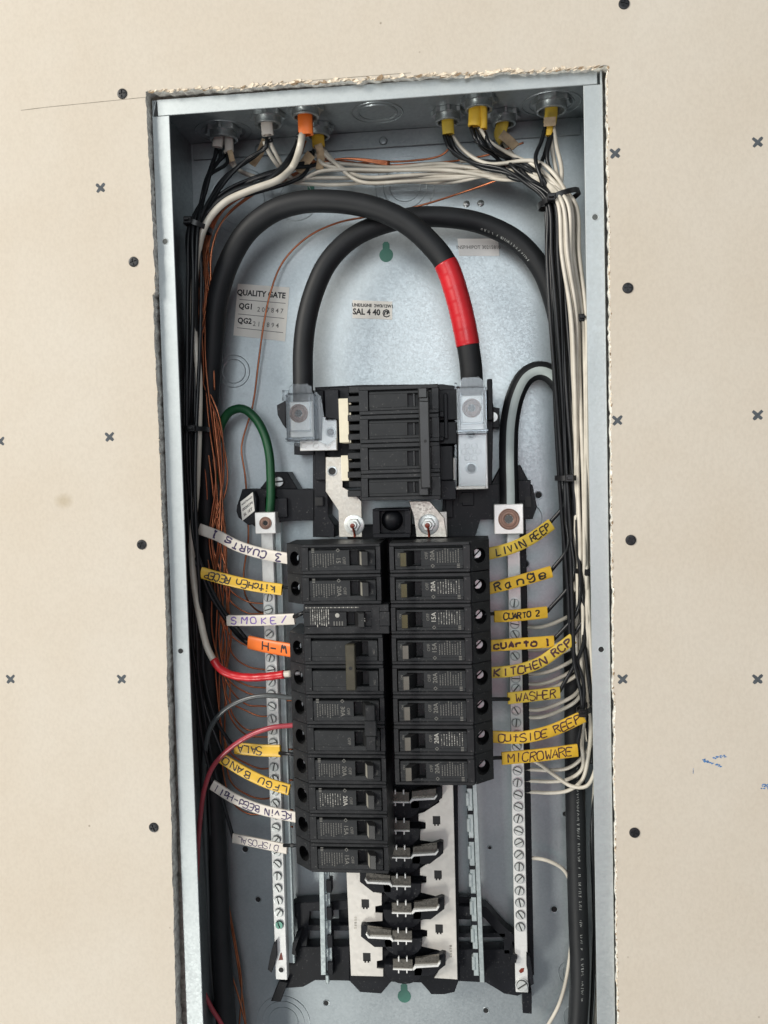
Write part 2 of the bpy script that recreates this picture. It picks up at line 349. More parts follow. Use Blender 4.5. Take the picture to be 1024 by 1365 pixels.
def text_bm(bm, s, size, origin, rdir, udir, mi=0, align='CENTER', sx=1.0, bold=0.0):
    """printed lettering from the built-in font, laid flat in a plane"""
    key = (s, bold)
    if key not in FONT_CACHE:
        cu = bpy.data.curves.new('txt', 'FONT'); cu.body = s; cu.size = 1.0; cu.resolution_u = 2; cu.offset = bold
        ob = bpy.data.objects.new('txt', cu); COL.objects.link(ob)
        dg = bpy.context.evaluated_depsgraph_get(); dg.update()
        me = bpy.data.meshes.new_from_object(ob.evaluated_get(dg))
        vs = [tuple(v.co) for v in me.vertices]; fs = [tuple(p.vertices) for p in me.polygons]
        bpy.data.objects.remove(ob); bpy.data.curves.remove(cu); bpy.data.meshes.remove(me)
        FONT_CACHE[key] = (vs, fs)
    vs, fs = FONT_CACHE[key]
    if not vs: return
    x0 = min(v[0] for v in vs); x1 = max(v[0] for v in vs); y0 = min(v[1] for v in vs); y1 = max(v[1] for v in vs)
    ox = (x0 + x1) / 2 if align == 'CENTER' else x0
    o, rd, ud = Vector(origin), Vector(rdir), Vector(udir)
    nv = [bm.verts.new(o + rd * ((v[0] - ox) * size * sx) + ud * ((v[1] - (y0 + y1) / 2) * size)) for v in vs]
    for f in fs:
        try: bm.faces.new([nv[i] for i in f]).material_index = mi
        except ValueError: pass
# ================================================================ THE WALL
OUT = [(-420, 330), (520, 330), (520, -1100), (-420, -1100)]
DF, DB = -8.0, 4.7                                  # drywall front and back
hole = []
def ragged(a, b, n, amp, seed):
    rnd = random.Random(seed); o = []; d = 0
    for i in range(n):
        t = i / n; d = d * 0.55 + rnd.uniform(-amp, amp)
        o.append((a[0] + (b[0] - a[0]) * t, a[1] + (b[1] - a[1]) * t, d))
    return o
TL = P(194, 121, DF); TR = P(809.5, 87, DF)
LS = P(207.5, 388, DF); LS2 = P(203.5, 389, DF); LB = P(235, 1365, DF); RB = P(824.5, 1365, DF); LM = P(219, 760, DF)
zb = -1010.0
for x, z, d in ragged((TL.x, TL.z), (TR.x, TR.z), 150, 1.0, 1): hole.append((x, z + d))
for x, z, d in ragged((TR.x, TR.z), (RB.x, RB.z), 240, 0.5, 2): hole.append((x + d, z))
for x, z, d in ragged((RB.x, RB.z), (RB.x + 0.6, zb), 20, 0.5, 5): hole.append((x + d, z))
hole.append((RB.x, zb)); hole.append((LB.x, zb))
for x, z, d in ragged((LB.x, zb), (LB.x, LB.z), 20, 0.4, 6): hole.append((x + d, z))
for x, z, d in ragged((LB.x, LB.z), (LM.x, LM.z), 120, 0.38, 3): hole.append((x + d, z))
for x, z, d in ragged((LM.x, LM.z), (LS2.x, LS2.z), 80, 0.38, 8): hole.append((x + d, z))
for x, z, d in ragged((LS.x, LS.z), (TL.x, TL.z), 70, 0.45, 4): hole.append((x + d, z))
bm = bmesh.new()
ov = [bm.verts.new((x, DF, z)) for x, z in OUT]; hv = [bm.verts.new((x, DF, z)) for x, z in hole]
es = [bm.edges.new((ov[i], ov[(i + 1) % 4])) for i in range(4)] + [bm.edges.new((hv[i], hv[(i + 1) % len(hv)])) for i in range(len(hv))]
bmesh.ops.triangle_fill(bm, edges=es, use_beauty=True)
rr = random.Random(12)
hm = [bm.verts.new((x + rr.uniform(-.5, .3) * (1 if x > 0 else -1), DF + rr.uniform(0.8, 2.0), z)) for x, z in hole]
hb = [bm.verts.new((x + rr.uniform(-.6, .6), DB, z + rr.uniform(-.3, .3))) for x, z in hole]
n = len(hole)
for i in range(n):
    j = (i + 1) % n
    bm.faces.new((hv[i], hv[j], hm[j], hm[i])).material_index = 1
    bm.faces.new((hm[i], hm[j], hb[j], hb[i])).material_index = 1
wall = mk('drywall_wall', bm, ['drywall_paper', 'gypsum_cut'])
tagit(wall, 'cream kraft drywall with a rough cut opening round the panel', None, None, 'structure')
# dark stud cavity behind the opening
bm = bmesh.new(); box(bm, -300, 300, 8, 14, -1090, 60); 
x0, x1, z0, z1 = -184.5, 184.5, -1009, 2
bm.free(); bm = bmesh.new()
for a in ((-300, -186, -1090, 60), (186, 300, -1090, 60), (-186, 186, 4, 60)): box(bm, a[0], a[1], 30, 38, a[2], a[3])
st = mk('wall_cavity', bm, 'gypsum_cut'); tagit(st, 'dark stud cavity behind the drywall opening', None, None, 'structure')
# torn paper fuzz along the cut: curled flakes with thickness
def flakes(seed, pts, n, size, up_amt, mats, lift=(0.1, 1.2), a0=0.0, a1=math.pi):
    rnd = random.Random(seed); bm = bmesh.new()
    for _ in range(n):
        i = rnd.randrange(len(pts) - 1); t = rnd.random()
        x = pts[i][0] + (pts[i + 1][0] - pts[i][0]) * t; z = pts[i][1] + (pts[i + 1][1] - pts[i][1]) * t
        ang = rnd.uniform(a0, a1); s = size * rnd.uniform(0.35, 1.25); wd = s * rnd.uniform(0.15, 0.5)
        d = Vector((math.cos(ang), 0, math.sin(ang))); e = Vector((-d.z, 0, d.x))
        c = Vector((x, DF + rnd.uniform(-0.25, 1.6), z)) + e * rnd.uniform(-.4, .4)
        li = rnd.uniform(*lift)
        q = [c - d * s - e * wd * rnd.random(), c - d * s * .2 - e * wd, c + d * s * rnd.uniform(.4, 1) + Vector((0, -li, 0)), c + d * s * .3 + e * wd + Vector((0, -li * .4, 0)), c - d * s * .6 + e * wd * .6]
        a = [bm.verts.new(v) for v in q]; bq = [bm.verts.new(v + Vector((0, .28, 0))) for v in q]
        mi = rnd.choice(mats)
        f = bm.faces.new(a); f.material_index = mi; f = bm.faces.new(bq[::-1]); f.material_index = mi
        for k in range(5): f = bm.faces.new((a[k], bq[k], bq[(k + 1) % 5], a[(k + 1) % 5])); f.material_index = mi
    return bm
top_pts = hole[:150]; right_pts = hole[150:392]
bm = flakes(21, top_pts, 420, 3.6, 1, [0, 0, 0, 0, 1], (0.1, 1.2), -0.45, 0.45)
o = mk('torn_paper_edge', bm, ['torn_paper', 'brown_kraft'], wall); o['kind'] = 'stuff'
bm = flakes(22, right_pts, 760, 1.5, 1, [0, 0, 0, 0, 1], (0.1, 0.7), 1.0, 2.2)
o = mk('torn_paper_edge', bm, ['torn_paper', 'brown_kraft'], wall); o['kind'] = 'stuff'
bm = flakes(23, hole[436:640], 260, 0.8, 1, [0, 0, 0, 1], (0.0, 0.3))
o = mk('torn_paper_edge', bm, ['torn_paper', 'brown_kraft'], wall); o['kind'] = 'stuff'
# printed crosses of the nailing guide
def blob(bm, a, b, w0, w1, y, rnd, mi=0, n=7):
    a, b = Vector(a), Vector(b); d = (b - a); s = Vector((-d.z, 0, d.x)).normalized()
    L0, R0 = [], []
    for i in range(n):
        t = i / (n - 1); wd = (w0 + (w1 - w0) * t) * (0.86 + 0.28 * rnd.random()) * (0.75 if i in (0, n - 1) else 1)
        c = a.lerp(b, t); L0.append(bm.verts.new((c + s * wd) + Vector((0, y, 0)))); R0.append(bm.verts.new((c - s * wd) + Vector((0, y, 0))))
    for i in range(n - 1): bm.faces.new((L0[i], L0[i + 1], R0[i + 1], R0[i])).material_index = mi
for k, (cx, cy) in enumerate([(134, 250), (820, 204), (1010, 189), (146, 582), (0, 588), (823, 560), (1010, 553), (14, 905), (162, 905), (830, 905), (1010, 905)]):
    rnd = random.Random(40 + k); bm = bmesh.new(); s = 3.6
    c = P(cx, cy, DF)
    blob(bm, (c.x - s, 0, c.z + s * .85), (c.x + s * .9, 0, c.z - s * .9), 1.25, 1.35, DF - 0.10, rnd)
    blob(bm, (c.x + s, 0, c.z + s * .9), (c.x - s * .85, 0, c.z - s), 1.25, 1.35, DF - 0.14, rnd)
    mk('printed_cross', bm, 'ink_grey', wall)
def scribble(name, pts, wd, matn, seed, y=DF - 0.12):
    rnd = random.Random(seed); bm = bmesh.new(); c = [P(a, b, DF) for a, b in pts]
    for a, b in zip(c, c[1:]): blob(bm, (a.x, 0, a.z), (b.x, 0, b.z), wd, wd, y, rnd, 0, 4)
    return mk(name, bm, matn, wall)
scribble('pencil_line', [(28, 147), (60, 143), (100, 139), (150, 134), (194, 129.5)], 0.22, 'pencil', 1)
scribble('pencil_line', [(398, 108.5), (450, 104.5), (500, 100.5), (548, 97)], 0.2, 'pencil', 2)
bm = bmesh.new(); rnd = random.Random(5)
for _ in range(90):
    t = rnd.random()
    if rnd.random() < .55: px, py = 936 + 26 * t, 1013 + 9 * t + rnd.uniform(-1.5, 1.5)
    else: px, py = 936 + 38 * t, 1014 - 9 * t + rnd.uniform(-1.5, 1.5)
    if rnd.random() < .3: px, py = 1014 + rnd.random() * 14, 1048 + rnd.uniform(-3, 4)
    a = P(px, py, DF); blob(bm, (a.x, 0, a.z), (a.x + rnd.uniform(.4, 1.8), 0, a.z - rnd.uniform(-.2, .7)), .22, .5, DF - 0.1 - rnd.random() * .05, rnd, 0, 3)
for _ in range(6):
    a = P(924.5, 1027 + rnd.uniform(-3, 3), DF); blob(bm, (a.x, 0, a.z), (a.x - .3, 0, a.z - 1), .15, .2, DF - 0.1, rnd, 0, 3)
o = mk('crayon_scuff', bm, 'crayon_blue', wall)
# drywall screws
def screw_mesh():
    bm = bmesh.new()
    R = 4.2; n = 24
    # bugle head with a cross recess: four raised quadrants around a sunk cross
    lathe(bm, [(0.01, 0.1), (R * .7, 0.1)], (0, 0, 0), 'y', n, 0, False); lathe(bm, [(R, 0.5), (R, 0.0), (R * .94, -0.4), (R * .68, -0.62), (R * .68, 0.15)], (0, 0, 0), 'y', n, 0, False)
    for q in range(4):
        pts = []; a0 = q * math.pi / 2; g = 0.55
        base = [(g, g), (R * .62, g)] + [(R * .69 * math.cos(t), R * .69 * math.sin(t)) for t in (0.3, 0.6, 0.785, 0.97, 1.27)] + [(g, R * .62)]
        ca, sa = math.cos(a0 + .5), math.sin(a0 + .5)
        prism(bm, [(x * ca - z * sa, x * sa + z * ca) for x, z in base], -0.64, 0.15)
    lathe(bm, [(1.9, 0.9), (1.7, 14)], (0, 0, 0), 'y', 10)
    return mesh_of('drywall_screw', bm, 'screw_black', True)
sm = screw_mesh()
for i, (px, py, lab) in enumerate([(163, 125, 'black drywall screw touching the pencil line on the wall'), (178, 349, None), (189, 726, None), (205, 1103, None),
                                   (832, 5, None), (837, 384, None), (841, 720, None), (846, 1110, None)]):
    o = bpy.data.objects.new('drywall_screw', sm); COL.objects.link(o); o.location = (P(px, py, DF) + Vector((0, -0.35, 0))) * 0.001
    o.rotation_euler = (0, random.uniform(0, 1.5), 0)
    side = 'black drywall screw in the wall on the ground bar side of the box' if px < 500 else 'black drywall screw in the wall on the neutral bar side of the box'
    tagit(o, lab or side, 'screw', 'drywall screws round the panel')
# ================================================================ THE STEEL BOX
W = 182.5; H = 1005.0; D = 95.3
bxr = thing('panel_box', 'galvanised steel electrical panel enclosure set into the drywall', 'panel box', (0, D, -H))
def skew_left(z):  # the left side is slightly bowed outwards near the top
    return 0.0
bm = bmesh.new(); box(bm, -W + 1.4, W - 1.4, D, D + 1.4, -H + 1.4, -1.4); bk = mk('back_panel', bm, 'galvanised_back', bxr)
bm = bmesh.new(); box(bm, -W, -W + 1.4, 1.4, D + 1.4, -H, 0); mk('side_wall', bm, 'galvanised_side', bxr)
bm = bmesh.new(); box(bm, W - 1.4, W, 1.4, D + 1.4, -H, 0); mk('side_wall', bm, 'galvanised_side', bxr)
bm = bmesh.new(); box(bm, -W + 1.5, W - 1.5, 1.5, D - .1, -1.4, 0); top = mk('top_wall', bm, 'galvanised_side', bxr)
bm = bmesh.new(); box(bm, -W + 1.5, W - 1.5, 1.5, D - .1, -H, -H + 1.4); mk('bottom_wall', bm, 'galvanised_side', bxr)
# front lips
for s in (-1, 1):
    bm = bmesh.new()
    a, c = s * W, s * (W - 14.6)
    zt = -13.6
    pts = [(a, zt), (c, zt), (c, -H), (a, -H)]
    prism(bm, pts, 0, 1.4, 0, 0.35)
    # screw hole rims (the lip is pierced by small dark holes with a sunk plug)
    lp = mk('front_lip', bm, 'galvanised_lip', bxr)
    for zz in (-115.8, -460.0, -810.0):
        bm = bmesh.new(); lathe(bm, [(0.02, -0.06), (2.3, -0.06)], (s * 175.4, 0, zz), 'y', 18, 0, False); lathe(bm, [(2.2, -0.05), (2.5, -0.22), (2.9, -0.15), (3.0, 0.02)], (s * 175.4, 0, zz), 'y', 18, 1, False); mk('lip_hole', bm, ['screw_groove' if zz > -300 else 'slot_black', 'galvanised_lip'], bxr, True)
bm = bmesh.new(); prism(bm, [(-W + 4.6, -0.2), (W - 4.0, -0.2), (W - 4.0, -13.2), (-W + 5.0, -13.2)], -0.1, 1.3, 0, 0.35); mk('front_lip', bm, 'galvanised_lip', bxr)
bm = bmesh.new(); prism(bm, [(-W + 4.0, -H + 13), (W - 4.0, -H + 13), (W - 4.0, -H), (-W + 4.0, -H)], -0.1, 1.3, 0, 0.35); mk('front_lip', bm, 'galvanised_lip', bxr)
# bent corner ears beside the top lip
bm = bmesh.new(); prism(bm, [(-W, -13.8), (-W + 2.5, -2.2), (-W + 3.6, -1.0), (-W + 3.6, -2.2), (-W + 0.9, -13.8)], 0.2, 7, 0, 0.2); mk('corner_ear', bm, 'galvanised_lip', bxr)
bm = bmesh.new(); prism(bm, [(W - 2.0, -0.5), (W - .4, -1.5), (W - .2, -13.6), (W - 1.5, -13.6)], 0.3, 7, 0, 0.2); mk('corner_ear', bm, 'galvanised_lip', bxr)
# top flange folded down on the back panel
bm = bmesh.new(); box(bm, -W + 4, W - 5.5, D - 3.0, D - 1.6, -16.5, -1.5, 0.3); mk('back_flange', bm, 'galvanised_side', bxr)
for px, py in ((511, 188), (345, 198)):
    c = P(px, py, D - 3.1); bm = bmesh.new(); lathe(bm, [(3.9, 0.2), (3.8, -0.5), (3.0, -1.5), (1.2, -1.9), (0.02, -1.95)], c, 'y', 18, 0, False); mk('rivet', bm, 'galvanised_side', bxr, True)
for px, py in ((622, 272), (641, 271)):
    c = P(px, py, D); bm = bmesh.new(); lathe(bm, [(3.2, 0.1), (3.1, -0.4), (2.4, -1.1), (0.02, -1.5)], c, 'y', 16, 0, False); mk('rivet', bm, 'steel_nut', bxr, True)
# knockouts: concentric punched rings
def knock(c, radii, axis, matn='galvanised_back', r=0.42):
    bm = bmesh.new()
    for R in radii: torus(bm, c, R, r, axis, 44, 5, 0)
    mk('knockout_ring', bm, matn, bxr, True)
for px, py, radii in ((322, 268, (30, 22)), (312, 495, (15, 11)), (540, 248, (14, 20, 27)), (378, 1362, (26, 20.5, 14.5)), (762, 1297, (12, 8, 5)), (770, 1356, (13, 9, 5)), (395, 262, (22, 15)), (705, 690, (12,))):
    knock(P(px, py, D), radii, 'y')
knock(PT(503, 150, -1.5), (22, 17, 16), 'z', 'galvanised_side', 0.7)
for px, py, R in ((298, 175, 25), (735, 138, 25)): knock(PT(px, py, -1.5), (R, R * .76), 'z', 'galvanised_side', 0.6)
# pierced holes in the back
def hole_(px, py, R, rim='galvanised_back'):
    c = P(px, py, D); bm = bmesh.new()
    lathe(bm, [(R + 0.9, 0.05), (R + 0.5, -0.45), (R, -0.35), (R * .92, 0.0)], c, 'y', 18, 0, False)
    lathe(bm, [(R * .98, -0.06), (0.02, -0.05)], c, 'y', 18, 1, False)
    mk('back_hole', bm, [rim, 'slot_black'], bxr, True)
for px, py, R in ((327, 1132, 3.0), (344, 1199, 2.7), (700, 752, 3.3), (435, 1337, 2.6), (754, 1085, 2.5), (739, 1212, 2.9), (653, 1130, 1.7), (648, 1347, 2.6), (718, 660, 3.0), (668, 1395, 2)): hole_(px, py, R)
def keyhole(px, py, R, s, flip=1):
    c = P(px, py, D); bm = bmesh.new()
    pts = [(c.x + R * math.cos(t), c.z + R * math.sin(t)) for t in [math.radians(120 + 300 * i / 20) for i in range(21)]]
    pts += [(c.x + R * .5, c.z + R * .87 + s), (c.x + R * .25, c.z + R * .87 + s + 2), (c.x - R * .25, c.z + R * .87 + s + 2), (c.x - R * .5, c.z + R * .87 + s)]
    prism(bm, pts, D - 0.25, D + 0.1, 0)
    return mk('mounting_keyhole', bm, 'green_cap', bxr)
keyhole(515, 340, 6.4, 4.5); keyhole(539, 1328, 6.4, 5.0); keyhole(415, 262, 6.4, 4.5)
# ================================================================ STICKERS
def sticker(name, label, corners, Y, lines, matn='sticker_paper', rules=(), ink='ink_black'):
    """corners: TL, TR, BR, BL photo pixels; lines: (text, u, v, size mm, align, material)"""
    q = [P(a, b_, Y) for a, b_ in corners]
    bm = bmesh.new()
    ce = (q[0] + q[1] + q[2] + q[3]) / 4
    prism(bm, [(v.x, v.z) for v in q], Y, Y + 0.25)
    t = thing(name, label, 'sticker', ce)
    sh = mk('sticker_sheet', bm, matn, t)
    def uv(u, v): return (q[0].lerp(q[1], u)).lerp(q[3].lerp(q[2], u), v)
    rd = (q[1] - q[0]).normalized(); ud = (q[0] - q[3]).normalized()
    for s, u, v, size, al, mt in lines:
        bm = bmesh.new(); p = uv(u, v); text_bm(bm, s, size, (p.x, Y - 0.12, p.z), rd, ud, 0, al, 0.92, 0.034 if mt == 'ink_black' else 0.008); mk('printed_text', bm, mt, sh)
    for v in rules:
        bm = bmesh.new(); a, b_ = uv(0.06, v), uv(0.95, v)
        prism(bm, [(a.x, a.z), (b_.x, b_.z), (b_.x, b_.z - .45), (a.x, a.z - .45)], Y - 0.1, Y); mk('printed_rule', bm, ink, sh)
    return t
sticker('quality_sticker', 'white inspection sticker reading QUALITY GATE on the back panel', [(317, 378), (386, 383), (380, 455), (311, 447)], D - 0.4,
        [('QUALITY GATE', .47, .17, 7.3, 'CENTER', 'ink_black'), ('QG1', .06, .43, 7.2, 'LEFT', 'ink_black'), ('2 0 7 8 4 7', .42, .455, 6.2, 'LEFT', 'print_grey'),
         ('QG2', .06, .71, 7.2, 'LEFT', 'ink_black'), ('2 1 5 8 9 4', .36, .735, 6.2, 'LEFT', 'print_grey')], rules=(.295, .575, .84))
sticker('rating_sticker', 'small cream sticker reading SAL 4 40 on the back panel', [(470, 400), (523, 402), (523, 426), (470, 424)], D - 0.4,
        [('LINE/LIGNE  2W3/12W1', .5, .26, 4.0, 'CENTER', 'ink_black'), ('SAL 4 40 @', .48, .66, 7.6, 'CENTER', 'ink_black')])
sticker('inspection_sticker', 'pale grey sticker reading INSP/HIPOT under the arched cable', [(610, 318), (664, 318), (666, 341), (612, 341)], D - 0.4,
        [('INSP/HIPOT 30215810', .5, .5, 4.6, 'CENTER', 'print_grey')], 'sticker_clear')
# ================================================================ CABLE CONNECTORS IN THE TOP WALL
conn = [(298, 172, 'grey white', 13.5, 'at the corner nearest the ground bar side'), (357, 152, 'grey white', 12.5, ''), (407, 141, 'orange', 12.5, ''), (424, 168, 'yellow', 11.5, ''),
        (597, 148, 'yellow', 12.0, ''), (638, 131, 'yellow', 12.5, ''), (672, 151, 'yellow', 11.5, ''), (735, 133, 'yellow', 14.0, '')]
CC = []
conn_lab = ['zinc cable connector holding the pale grey cables beside the corner gusset', 'zinc cable connector holding one white cable in the top wall', 'zinc cable connector holding the orange cable in the top wall',
            'zinc cable connector holding a yellow cable behind the orange cable', 'zinc cable connector with one yellow cable, beside the blank round knockout', 'zinc cable connector packed with two yellow cables in the top wall',
            'zinc cable connector holding a yellow cable with torn brown paper', 'zinc cable connector ringed by a wide knockout, yellow cable through it']
for (px, py, col, R, _), lab in zip(conn, conn_lab):
    c = PT(px, py, -1.5); CC.append(c); R *= 1.08
    t = thing('cable_connector', lab, 'connector', c, 'cable connectors in the top of the box')
    bm = bmesh.new()
    nn = 48; prof = []
    # locknut: toothed ring
    ring = []
    for z in (-0.2, -4.2):
        rg = []
        for i in range(nn):
            a = 2 * math.pi * i / nn; R2 = R + (1.9 if (i % 6) < 2 else 0)
            rg.append(bm.verts.new((c.x + R2 * math.cos(a), c.y + R2 * math.sin(a), c.z + z)))
        ring.append(rg)
    inner = []
    for z in (-4.2, -0.2): inner.append([bm.verts.new((c.x + (R - 2.6) * math.cos(2 * math.pi * i / nn), c.y + (R - 2.6) * math.sin(2 * math.pi * i / nn), c.z + z)) for i in range(nn)])
    loop = [ring[0], ring[1], inner[0], inner[1]]
    for a, b_ in zip(loop, loop[1:]):
        for i in range(nn): bm.faces.new((a[i], a[(i + 1) % nn], b_[(i + 1) % nn], b_[i]))
    mk('locknut', bm, 'steel_nut', t, True)
    bm = bmesh.new(); lathe(bm, [(R - 2.2, 0), (R - 2.2, -7.4), (R - 2.0, -7.8), (R - 2.0, -9.4), (R - 2.6, -10.0), (R - 3.8, -10.2), (R - 4.4, -9.6), (R - 4.6, -2.0), (0.02, -1.9)], c, 'z', 32, 0, False); mk('threaded_throat', bm, 'steel_nut', t, True)
# ================================================================ CABLE SHEATH STUBS
def jacket(bm, c, wd, th, k=14, mi=0, e=2.6, taper_end=1.0):
    """flattened cable jacket swept on a centre line, superellipse section, hollow ends"""
    fr = frames(c); rings = []; n = len(c)
    for i, (p, (t, nrm, b_)) in enumerate(zip(c, fr)):
        s = 1 + (taper_end - 1) * (i / (n - 1))
        rg = []
        for j in range(k):
            a = 2 * math.pi * j / k; ca, sa = math.cos(a), math.sin(a)
            u = math.copysign(abs(ca) ** (2 / e), ca) * wd / 2 * s; v = math.copysign(abs(sa) ** (2 / e), sa) * th / 2
            rg.append(bm.verts.new(p + b_ * u + nrm * v))
        rings.append(rg)
    for a, b2 in zip(rings, rings[1:]):
        for j in range(k): bm.faces.new((a[j], a[(j + 1) % k], b2[(j + 1) % k], b2[j])).material_index = mi
    for end, nx in ((0, 1), (n - 1, -1)):
        t, nrm, b_ = fr[end]; p = c[end]
        inn = [bm.verts.new(p + (v.co - p) * 0.74) for v in rings[end]]
        dp = [bm.verts.new(v.co + t * (3.0 * nx)) for v in inn]
        for j in range(k):
            bm.faces.new((rings[end][j], rings[end][(j + 1) % k], inn[(j + 1) % k], inn[j])).material_index = mi
            bm.faces.new((inn[j], inn[(j + 1) % k], dp[(j + 1) % k], dp[j])).material_index = mi
        bm.faces.new(dp).material_index = mi
def stub(label, matn, ci, pts, wd, th, filler=None):
    """a cut cable sheath hanging out of connector ci; pts are (px, py) below it at the connector's depth"""
    c0 = CC[ci]
    Y = c0.y
    q = [Vector((c0.x + pts[0][2] if len(pts[0]) > 2 else c0.x, c0.y, 4))]
    first = P(pts[0][0], pts[0][1], Y)
    path = [Vector((first.x, Y, -0.5))] + [P(a[0], a[1], Y) for a in pts]
    c = spline(path, 2.0)
    bm = bmesh.new(); jacket(bm, c, wd, th)
    t = tagit(mk('cable_sheath', bm, matn, None, True), label, 'cable sheath')
    return t, path
stub('pale grey cable sheath, the wider of the pair beside the corner gusset', 'jacket_white', 0, [(292, 180), (290, 196)], 9.5, 5)
stub('pale grey cable sheath tucked behind its wider twin by the corner gusset', 'jacket_white', 0, [(305, 182), (306, 203)], 8, 5)
stub('white cable sheath cut off above the brown paper filler', 'jacket_white', 1, [(356, 168), (357, 180)], 10.5, 5.5)
stub('orange cable sheath cut off with the thick white wire leaving it', 'jacket_orange', 2, [(407, 160), (408, 180)], 13, 7)
stub('yellow cable sheath just behind the orange sheath', 'jacket_yellow', 3, [(424, 182), (425, 196)], 11.5, 6)
stub('yellow cable sheath short and slanted, beside the blank round knockout', 'jacket_gold', 4, [(597, 164), (598, 179)], 10.5, 6)
stub('wide yellow cable sheath of the pair packed in one connector', 'jacket_yellow', 5, [(633, 148), (632, 168)], 10.5, 6)
stub('narrow yellow cable sheath squeezed beside the wide yellow one', 'jacket_yellow', 5, [(645, 150), (645, 172)], 6, 6)
stub('flattened yellow cable sheath flaring out over torn brown paper', 'jacket_gold', 6, [(670, 164), (667, 180), (672, 188)], 11, 4.5)
stub('yellow cable sheath under the connector ringed by the wide knockout', 'jacket_gold', 7, [(735, 150), (733, 164)], 11, 5.5)
stub('small yellow cable sheath end showing below the torn paper by the side wall', 'jacket_yellow', 7, [(733, 162), (732, 181)], 6, 4.5)
# brown paper filler strips
def paper(label, pts, Y, wd):
    c = curve_px([(a, b_, Y + (i % 2) * 2) for i, (a, b_) in enumerate(pts)], 2.0); bm = bmesh.new(); jacket(bm, c, wd, 1.2, 10)
    tagit(mk('paper_filler', bm, 'paper_filler', None, True), label, 'paper strip')
paper('brown paper filler hanging below the yellow sheath behind the orange one', [(424, 192), (428, 207), (426, 226)], 66, 7)
paper('curled brown paper filler lying on the white neutral wires', [(415, 205), (402, 222), (396, 228)], 62, 9)
paper('brown paper filler below the white cable sheath', [(354, 186), (346, 205), (336, 220)], 60, 7)
paper('brown paper filler below the narrow pale grey sheath', [(306, 200), (310, 215)], 58, 5)
paper('torn brown paper spilling from the flattened yellow sheath', [(668, 178), (680, 188), (688, 196)], 60, 8)
paper('scrap of brown paper wrapped round the sheath by the side wall', [(733, 156), (733, 168)], 44, 10)
# ================================================================ WIRES
WN = {'wire_black': 'black_wire', 'wire_white': 'white_wire', 'copper': 'bare_copper_wire', 'wire_grey': 'grey_wire', 'wire_red': 'red_wire', 'wire_green': 'green_wire'}
def wire(label, matn, pts, r=1.65, group=None, k=8, step=3.0, world=False, cat='wire'):
    bm = bmesh.new(); c = spline(pts, step) if world else curve_px(pts, step)
    tube(bm, c, r, k)
    o = mk(WN[matn], bm, matn, None, 'all'); return tagit(o, label, cat, group)
# --- left: lane positions in the side bundle
def lane(k, y):
    """pixel lane of black wire k in the bundle along the left side wall"""
    base = 263 + (y - 300) * (-0.030 if y < 560 else 0) + (-7.8 if y >= 560 else 0) + max(0, y - 640) * 0.034
    return base - 8 + (k % 5) * 3.6 + 2.0 * math.sin(y * 0.013 + k * 2.1), 30 + (k // 5) * 7 + 4 * math.sin(y * 0.01 + k)
lb = [  # connector index, label, sleeve entry (px,py,Y), leave y
    (0, 'CUARTS 1', (266, 703, 40), 610), (0, 'KITCHEN RECEP', (267, 762, 30), 680), (0, 'SMOKE', (303, 827, 40), 720), (1, 'orange W-H', (331, 853, 47), 730),
    (1, 'SALA', (313, 997, 40), 900), (3, 'LFGU BAND', (299, 1008, 34), 850), (3, 'KEVIN BEED-HALL', (285, 1046, 38), 870), (3, 'DISPOSAL', (312, 1117, 44), 900)]
starts = {0: [(288, 198), (294, 200), (303, 205)], 1: [(356, 184)], 3: [(418, 200), (426, 205), (414, 202)], 2: [(402, 182)]}
cnt = {}
for k, (ci, nm, endp, ly) in enumerate(lb):
    j = cnt.get(ci, 0); cnt[ci] = j + 1
    s = starts[ci][j % len(starts[ci])]; Y0 = CC[ci].y
    pts = [(s[0], s[1], Y0), (s[0] - 2 + j, s[1] + 12, Y0 - 2)]
    if ci in (1,): pts += [(330, 212, 50 - 4 * j), (298, 240 + 5 * j, 44)]
    elif ci in (3, 2): pts += [(385 - 9 * j, 222 + 4 * j, 56 - 4 * j), (335 - 8 * j, 238 + 5 * j, 50), (295 - 5 * j, 258 + 6 * j, 44)]
    else: pts += [(281 - 2 * j, 228 + 4 * j, 48), (272, 262, 42)]
    for y in list(range(300, ly, 70)) + [ly]:
        a, d = lane(k, y); pts.append((a, y, d))
    pts += [((endp[0] + pts[-1][0]) / 2 - 3, (endp[1] + ly) / 2 + 14, (endp[2] + pts[-1][2]) / 2), (endp[0] - 1, endp[1], endp[2] + 1)]
    wire('black wire running down the side bundle into the %s sleeve' % nm, 'wire_black', pts, 1.7, 'black branch wires of the breakers nearest the ground bar')
# extra blacks in left bundle which go behind the breakers
for k in range(8, 13):
    s = [(290, 200), (362, 186), (398, 184), (416, 206), (300, 206)][k - 8]
    Y0 = [CC[0].y, CC[1].y, CC[2].y, CC[3].y, CC[0].y][k - 8]
    pts = [(s[0], s[1], Y0)]
    if s[0] > 380: pts += [(s[0] - 12, s[1] + 28, 62), (340, 246 + k, 54), (300, 262 + 2 * k - 16, 46)]
    elif s[0] > 330: pts += [(340, 208, 56), (300, 236, 50), (282, 262, 46)]
    else: pts += [(278, 232, 56), (268, 268, 50)]
    for y in range(300, 1420, 75):
        a, d = lane(k, y); pts.append((a - 1 + (k - 10) * 1.2 + max(0, y - 900) * 0.012, y, d + 10 + max(0, y - 800) * 0.04))
    wire('black wire in the tied bundle that runs on down to the box bottom', 'wire_black', pts, 1.8, 'black wires tied along the dark side wall')
